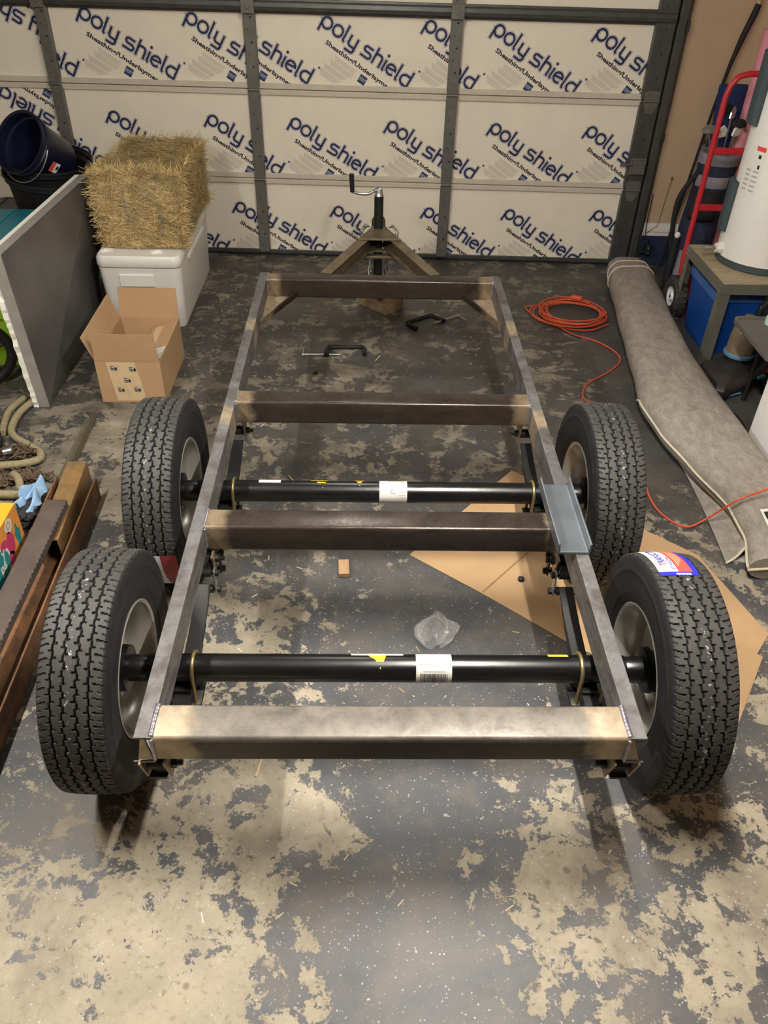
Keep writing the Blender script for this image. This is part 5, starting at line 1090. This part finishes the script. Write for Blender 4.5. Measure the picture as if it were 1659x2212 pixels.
def bin_(label, cx, cy, w, d, h, group=None):
    t = thing('recycling_bin', label, 'bin', (cx, cy, 0), group); b = MB(); rr = 0.035
    rings = [rrect(cx, cy, w*0.80, d*0.80, rr, 0.002), rrect(cx, cy, w*0.97, d*0.97, rr, h-0.03), rrect(cx, cy, w*0.94, d*0.94, rr, h-0.03), rrect(cx, cy, w*0.77, d*0.77, rr, 0.012)]
    b.loft(rings, True, False); n = len(rings[0]); b.add(rings[0], [tuple(range(n))[::-1]]); b.add(rings[3], [tuple(range(n))]); b.build('bin_wall', 'bin_blue', t, smooth=True)
    b = MB(); b.loft([rrect(cx, cy, w*0.975, d*0.975, rr, h-0.055), rrect(cx, cy, w, d, rr, h-0.05), rrect(cx, cy, w*1.0, d*1.0, rr, h), rrect(cx, cy, w*0.935, d*0.935, rr, h), rrect(cx, cy, w*0.935, d*0.935, rr, h-0.03)], True, False); b.build('rim', 'bin_rim', t, smooth=True); return t
bin_('blue recycling bin under the steel stand, nearest the rug', 2.075, 3.285, 0.36, 0.46, 0.385)
bin_('blue recycling bin under the steel stand, behind its front leg', 2.31, 3.24, 0.09, 0.42, 0.33)
# ---- red hand truck
ht = thing('hand_truck', 'red hand truck with pneumatic wheels parked against the back wall', 'hand truck', (2.13, 3.8, 0)); xl, xr, yh = 1.957, 2.37, 3.80
path = [(xl, yh-0.05, 0.13), (xl, yh, 0.32), (xl, yh, 0.95), (xl, yh, 1.24), (xl+0.012, yh, 1.30), (xl+0.045, yh, 1.345), (xl+0.10, yh, 1.360), ((xl+xr)/2, yh, 1.362), (xr-0.10, yh, 1.360), (xr-0.045, yh, 1.345), (xr-0.012, yh, 1.30), (xr, yh, 1.24), (xr, yh, 0.32), (xr, yh-0.05, 0.13)]
b = MB(); b.tube(path, 0.0165, 14); b.build('frame_tube', 'truck_red', ht, smooth=True)
for z in (0.955, 0.63, 0.30):
    b = MB(); b.span((xl, yh-0.012, z-0.018), (xr, yh+0.012, z+0.018)); b.build('crossbar', 'truck_red', ht, bevel=0.004)
for sx in (xl, xr):
    b = MB(); b.prism([(sx-0.012, yh-0.03, 0.30), (sx-0.012, yh+0.02, 0.30), (sx-0.012, yh-0.13, 0.11), (sx-0.012, yh-0.20, 0.11)], (0.024, 0, 0)); b.build('axle_bracket', 'truck_red', ht, bevel=0.003)
b = MB(); b.cyl((xl-0.095, yh-0.17, 0.128), (xr+0.095, yh-0.17, 0.128), 0.009, 12); b.build('axle', 'bolt_dark', ht)
b = MB(); b.span((xl-0.01, yh+0.02, 0.02), (xr+0.01, yh+0.11, 0.026)); b.span((xl-0.01, yh+0.02, 0.02), (xr+0.01, yh+0.026, 0.16)); b.build('toe_plate', 'truck_red', ht)
for sx, dd in ((xl-0.062, -1), (xr+0.062, 1)):
    b = MB(); b.lathe([(0.062, -0.032), (0.085, -0.040), (0.110, -0.038), (0.124, -0.024), (0.127, 0.0), (0.124, 0.024), (0.110, 0.038), (0.085, 0.040), (0.062, 0.032)], (sx, yh-0.17, 0.128), 'X', 40); wt = b.build('pneumatic_tyre', 'tire_small', ht, smooth=True)
    b = MB()
    for k in range(22):
        a = 2*math.pi*k/22
        for off_ in (-0.016, 0.016):
            aa = a+(0.14 if off_ > 0 else 0); b.box((sx+off_, yh-0.17+0.1265*math.cos(aa), 0.128+0.1265*math.sin(aa)), (0.026, 0.020, 0.006), rotx(aa+math.pi/2))
    b.build('tread_lug', 'tire_small', wt)
    b = MB(); b.lathe([(0.001, -0.030), (0.022, -0.034), (0.028, -0.020), (0.050, -0.014), (0.060, -0.030), (0.066, -0.030), (0.066, 0.030), (0.060, 0.030), (0.050, 0.014), (0.028, 0.02), (0.001, 0.034)], (sx, yh-0.17, 0.128), 'X', 32); b.build('wheel_rim', 'paint_white', wt, smooth=True)
# ---- golf bag with clubs, blue cover, umbrella, pink roll behind the hand truck
gb = thing('golf_bag', 'navy and grey golf bag standing behind the red hand truck', 'golf bag', (2.18, 4.15, 0)); ax0 = Vector((2.13, 4.17, 0.0)); ax1 = Vector((2.20, 4.235, 0.80))
def bag_ring(t, rx, ry, n=26): p = ax0.lerp(ax1, t); return [p+Vector((rx*math.cos(2*math.pi*i/n), ry*math.sin(2*math.pi*i/n), 0)) for i in range(n)]
b = MB(); b.loft([bag_ring(0.004, 0.115, 0.11), bag_ring(0.05, 0.125, 0.12), bag_ring(0.5, 0.12, 0.115), bag_ring(0.85, 0.118, 0.11), bag_ring(0.99, 0.125, 0.115)]); b.build('bag_body', 'bag_navy', gb, smooth=True)
b = MB(); b.loft([bag_ring(0.98, 0.13, 0.12), bag_ring(1.0, 0.134, 0.124), bag_ring(1.06, 0.134, 0.124), bag_ring(1.06, 0.115, 0.105), bag_ring(0.99, 0.112, 0.10)], True, True); b.build('top_collar', 'bag_grey', gb, smooth=True)
def bag_panel(name, t0, t1, a0, a1, out, mt, par=gb):
    b = MB(); rings = []
    for i in range(9):
        a = math.radians(a0+(a1-a0)*i/8); k = math.sin(math.pi*i/8)**0.5; r = []
        for t in (t0, t0+0.03, t1-0.03, t1):
            p = ax0.lerp(ax1, t); o_ = 0.122+out*k*(1 if t0 < t < t1 else 0.3); r.append(p+Vector((o_*math.cos(a), (o_-0.006)*math.sin(a), 0)))
        rings.append(r)
    b.loft(rings, False, False); return b.build(name, mt, par, smooth=True)
bag_panel('pocket', 0.06, 0.46, 195, 285, 0.055, 'bag_navy'); bag_panel('pocket', 0.10, 0.36, 215, 262, 0.068, 'bag_grey'); bag_panel('pocket', 0.56, 0.80, 195, 290, 0.04, 'bag_black'); bag_panel('trim_band', 0.815, 0.90, 190, 300, 0.016, 'bag_grey')
b = MB(); b.tube(smoothpath([ax0.lerp(ax1, 0.92)+Vector((-0.12, -0.02, 0)), ax0.lerp(ax1, 0.7)+Vector((-0.20, -0.03, 0)), ax0.lerp(ax1, 0.4)+Vector((-0.17, -0.03, 0)), ax0.lerp(ax1, 0.2)+Vector((-0.125, -0.02, 0))], 8), 0.016, 8); b.build('shoulder_strap', 'bag_black', gb, smooth=True)
b = MB(); b.cyl((1.985, 4.07, 0.002), (1.995, 4.09, 0.34), 0.022, 12); b.build('kick_leg', 'bag_black', gb, smooth=True)
b = MB(); b.lathe([(0.001, 0.022), (0.014, 0.017), (0.021, 0.0), (0.014, -0.017), (0.001, -0.022)], (1.995, 4.09, 0.36), 'Z', 18); tag(b.build('golf_ball', 'label_white', loc=(1.995, 4.09, 0.36), smooth='all'), 'white golf ball on the black stand leg beside the golf bag', 'ball')
heads = [((2.045, 4.12), 1.00, -0.9, 'wood', 'shiny steel golf club head sticking out left of the red hand truck'), ((2.10, 4.13), 0.985, 0.3, 'iron', 'leftmost pale golf iron standing in the bag'), ((2.20, 4.12), 0.995, 0.6, 'iron', 'second pale golf iron standing in the bag beside the heater'),
         ((2.13, 4.22), 1.10, 0.2, 'iron', 'taller golf iron standing at the back of the bag'), ((2.19, 4.20), 1.075, 0.9, 'iron', 'white-faced golf iron in front of the blue cover'), ((2.23, 4.16), 1.03, -0.2, 'wood', 'dark-headed golf wood low in the bag beside the heater')]
for (hx, hy), z, a, kind, lab in heads:
    t = thing('golf_club', lab, 'golf club', (hx, hy, 0.8), 'clubs in the golf bag'); foot = ax0.lerp(ax1, 0.93)+Vector(((hx-2.15)*0.5, (hy-4.17)*0.5, 0))
    b = MB(); b.cyl(foot, (hx, hy, z-0.02), 0.0055, 8); b.build('shaft', 'zinc', t, smooth=True)
    b = MB(); R = rotz(a); c = Vector((hx, hy, z))
    if kind == 'iron': b.prism([c+R @ Vector(q) for q in ((-0.008, 0, -0.03), (0.0, 0, 0.008), (0.045, 0, 0.034), (0.072, 0, 0.012), (0.066, 0, -0.028), (0.02, 0, -0.036))], R @ Vector((0, 0.014, 0.004)))
    else: b.lathe([(0.001, 0.03), (0.025, 0.024), (0.042, 0.004), (0.040, -0.014), (0.02, -0.024), (0.001, -0.024)], c, 'Z', 20, 0, Matrix.Diagonal((1.2, 0.9, 1)))
    b.build('head', 'zinc' if lab.startswith(('shiny', 'white')) else ('label_white' if 'pale' in lab else 'bag_black'), t, smooth=(kind != 'iron'), bevel=0.003 if kind == 'iron' else 0)
bc_ = thing('travel_cover', 'dark blue fabric cover standing behind the golf clubs below the hand truck grip', 'bag', (2.22, 4.405, 0))
b = MB(); rings = []
for i in range(12):
    t = i/11; z = 0.0+1.20*t; w = 0.085+0.012*math.sin(7*t)+(0.01 if t > 0.9 else 0); c = Vector((2.20+0.055*t, 4.405, z+0.002)); rings.append([c+Vector(((w+0.008*math.sin(3*k+9*t))*math.cos(2*math.pi*k/20), 0.048*math.sin(2*math.pi*k/20), 0)) for k in range(20)])
b.loft(rings); b.build('cover', 'cloth_blue', bc_, smooth=True)
um = thing('folded_umbrella', 'black folded umbrella rising behind the hand truck at the top right', 'umbrella', (2.30, 4.40, 0))
P = [Vector((2.065, 4.47, 0.004)), Vector((2.17, 4.47, 1.05)), Vector((2.205, 4.47, 1.30)), Vector((2.24, 4.47, 1.46)), Vector((2.275, 4.47, 1.58)), Vector((2.285, 4.47, 1.63))]
b = MB(); b.tube(P, [0.008, 0.009, 0.012, 0.018, 0.020, 0.018], 12); b.build('canopy', 'bag_black', um, smooth=True); b = MB(); b.tube(smoothpath([P[-1], P[-1]+Vector((0.0, 0, 0.06)), P[-1]+Vector((0.03, 0, 0.10)), P[-1]+Vector((0.06, 0, 0.08))], 5), 0.014, 10); b.build('handle', 'wall_tan', um, smooth=True)
b = MB(); b.lathe([(0.001, 0.002), (0.055, 0.002), (0.055, 1.50), (0.050, 1.51), (0.030, 1.50), (0.026, 1.505), (0.010, 1.50), (0.001, 1.50)], (2.37, 4.36, 0), 'Z', 28); tag(b.build('pink_roll', 'pink_mat', loc=(2.37, 4.36, 0), smooth=True), 'pink rolled-up mat standing at the top right behind the hand truck', 'mat')
# ---- vacuum cleaner
vc = thing('vacuum_cleaner', 'black upright vacuum cleaner with dusty bin beside the stand leg', 'vacuum cleaner', (1.98, 2.76, 0)); R = rotz(0.0)
b = MB(); base_ = [(1.800, 2.82), (1.812, 2.57), (1.85, 2.545), (1.97, 2.60), (2.09, 2.70), (2.14, 2.80), (2.08, 2.90), (1.93, 2.90), (1.84, 2.88)]
b.loft([[Vector((x, y, 0.012)) for x, y in base_], [Vector((x, y, 0.045)) for x, y in base_], [Vector((1.95+(x-1.95)*0.88, 2.74+(y-2.74)*0.86, 0.075)) for x, y in base_], [Vector((1.98+(x-1.95)*0.5, 2.76+(y-2.74)*0.5, 0.095)) for x, y in base_]]); b.build('cleaner_head', 'vac_body', vc, smooth=True, bevel=0.006)
b = MB(); b.tube([Vector((x, y, 0.014)) for x, y in base_[:4]], 0.006, 8); b.build('bumper', 'vac_blue', vc)
b = MB(); b.lathe([(0.082, 0.105), (0.086, 0.11), (0.086, 0.125), (0.080, 0.13)], (2.035, 2.875, 0), 'Z', 32); b.build('bin_ring', 'vac_blue', vc, smooth=True)
b = MB(); b.lathe([(0.001, 0.126), (0.078, 0.126), (0.076, 0.20), (0.066, 0.29), (0.05, 0.30), (0.034, 0.305), (0.032, 0.335), (0.001, 0.34)], (2.035, 2.875, 0), 'Z', 36); can = b.build('dust_bin', 'vac_can', vc, smooth=True)
b = MB(); b.box((1.985, 2.815, 0.275), (0.032, 0.004, 0.024), 0.7); b.build('sticker', 'label_white', can)
b = MB(); b.lathe([(0.001, 0.06), (0.074, 0.06), (0.080, 0.104), (0.001, 0.106)], (2.035, 2.875, 0), 'Z', 28); b.build('motor_base', 'black_plastic', vc, smooth=True)
b = MB(); b.loft([rrect(2.15, 2.90, 0.12, 0.16, 0.03, 0.05), rrect(2.16, 2.92, 0.12, 0.16, 0.03, 0.30), rrect(2.18, 2.95, 0.08, 0.10, 0.03, 0.42)]); b.build('spine', 'black_plastic', vc, smooth=True)
b = MB(); b.cyl((2.08, 2.70, 0.09), (2.13, 2.71, 0.10), 0.022, 14); b.build('red_switch', 'vac_red', vc); b = MB(); b.box((2.08, 2.655, 0.085), (0.05, 0.03, 0.02), 0.3); b.build('pedal', 'vac_teal', vc, bevel=0.006)
b = MB(); b.lathe([(0.001, -0.03), (0.05, -0.03), (0.055, 0.0), (0.05, 0.03), (0.001, 0.03)], (2.12, 2.60, 0.056), 'X', 24); b.build('rear_wheel', 'tub_black', vc, smooth=True)
hs = [(2.18, 2.80, 0.16), (2.10, 2.70, 0.12), (1.99, 2.625, 0.06), (1.887, 2.575, 0.024), (1.815, 2.50, 0.022), (1.803, 2.43, 0.022), (1.835, 2.34, 0.022), (1.838, 2.23, 0.022), (1.830, 2.16, 0.022), (1.86, 2.14, 0.022)]
b = MB(); P = smoothpath(hs, 12); b.tube(P, [0.0165+0.0018*(k % 2) for k in range(len(P))], 10); b.build('hose', 'black_plastic', vc, smooth=True)
# black bags and straps behind the side table
bl = thing('black_backpack', 'black bag with buckled straps heaped between the stand and the side table', 'bag', (2.2, 2.80, 0))
b = MB(); rings = []
for i in range(9):
    t = i/8; c = Vector((2.25, 2.80, 0.30+0.19*t)); w = 0.15*math.sin(math.pi*(0.18+0.72*t)); rings.append([c+Vector((w*1.1*math.cos(2*math.pi*k/22)*(1+0.1*math.sin(4*k)), w*0.75*math.sin(2*math.pi*k/22), 0.01*math.sin(5*k))) for k in range(22)])
b.loft(rings); b.span((2.15, 2.70, 0.0), (2.35, 2.90, 0.31)); b.build('bag_body', 'bag_black', bl, smooth=True)
b = MB(); b.tube(smoothpath([(2.05, 2.85, 0.30), (2.06, 2.82, 0.42), (2.12, 2.80, 0.48), (2.22, 2.79, 0.53), (2.36, 2.78, 0.56)], 8), 0.012, 8); b.tube(smoothpath([(2.08, 2.72, 0.30), (2.14, 2.70, 0.42), (2.26, 2.70, 0.50), (2.4, 2.72, 0.52)], 8), 0.010, 8); b.build('strap', 'bag_black', bl, smooth=True)
b = MB(); b.box((2.055, 2.83, 0.40), (0.022, 0.008, 0.028), 0.4); b.build('buckle', 'zinc', bl); b = MB(); b.cyl((2.12, 2.79, 0.485), (2.17, 2.79, 0.515), 0.017, 12); b.build('blue_clip', 'vac_blue', bl)
# ---- side table with tape and papers
tb = thing('side_table', 'dark grey folding side table at the right edge in front of the stand', 'table', (2.1, 2.38, 0)); zt_ = 0.45
b = MB(); b.loft([rrect(2.135, 2.385, 0.655, 0.455, 0.03, zt_-0.028), rrect(2.135, 2.385, 0.665, 0.465, 0.035, zt_-0.022), rrect(2.135, 2.385, 0.665, 0.465, 0.035, zt_), rrect(2.135, 2.385, 0.635, 0.435, 0.03, zt_), rrect(2.135, 2.385, 0.63, 0.43, 0.03, zt_-0.006)]); b.build('table_top', 'table_grey', tb, smooth=True)
for px, py in ((1.97, 2.22), (2.41, 2.22), (1.97, 2.55), (2.41, 2.55)):
    b = MB(); b.cyl((px, py, 0.002), (px, py, zt_-0.025), 0.012, 12); b.build('leg', 'black_satin', tb, smooth=True)
b = MB(); c = (1.985, 2.535, zt_+0.001)
b.lathe([(0.030, -0.005), (0.046, -0.005), (0.046, 0.028), (0.030, 0.028), (0.030, -0.005)], c, 'Z', 30); tp = tag(b.build('tape_roll', 'tape_green', loc=(1.985, 2.535, zt_-0.005), smooth=True), 'roll of pale green tape on the side table', 'tape')
b = MB(); b.prism([(1.99, 2.40, zt_-0.0055), (2.20, 2.36, zt_-0.0055), (2.24, 2.50, zt_-0.0055), (2.02, 2.47, zt_-0.0055)], (0, 0, 0.002)); tag(b.build('white_paper', 'label_white', loc=(2.1, 2.43, zt_-0.0055)), 'white sheet of paper on the side table', 'paper')
b = MB(); b.prism([(1.93, 2.22, zt_-0.0055), (2.18, 2.20, zt_-0.0055), (2.19, 2.34, zt_-0.0055), (1.95, 2.385, zt_-0.0055)], (0, 0, 0.003)); tag(b.build('magazine', 'paper_blue', loc=(2.05, 2.29, zt_-0.0055)), 'blue printed leaflet on the near end of the side table', 'magazine')
# ---- white appliance at the right edge
wa_ = thing('white_cabinet', 'plain white appliance side at the right edge beside the rug end', 'appliance', (2.1, 1.75, 0)); p1 = Vector((1.808, 2.108, 0.02)); p2 = Vector((1.802, 1.60, 0.02)); 
b = MB(); b.prism([p1, p1+Vector((0.62, -0.02, 0)), p2+Vector((0.62, -0.02, 0)), p2], (0, 0, 0.83)); b.build('cabinet', 'appliance_white', wa_, bevel=0.006)
b = MB(); b.prism([p1+Vector((-0.004, 0.004, 0.832)), p1+Vector((0.624, -0.018, 0.832)), p2+Vector((0.624, -0.024, 0.832)), p2+Vector((-0.004, -0.004, 0.832))], (0, 0, 0.035)); b.build('lid', 'appliance_white', wa_, bevel=0.01)
for q in (p1+Vector((0.06, -0.06, 0)), p2+Vector((0.06, 0.06, 0)), p1+Vector((0.55, -0.08, 0)), p2+Vector((0.55, 0.04, 0))):
    b = MB(); b.cyl((q.x, q.y, 0.001), (q.x, q.y, 0.022), 0.02, 12); b.build('foot', 'seal_black', wa_)
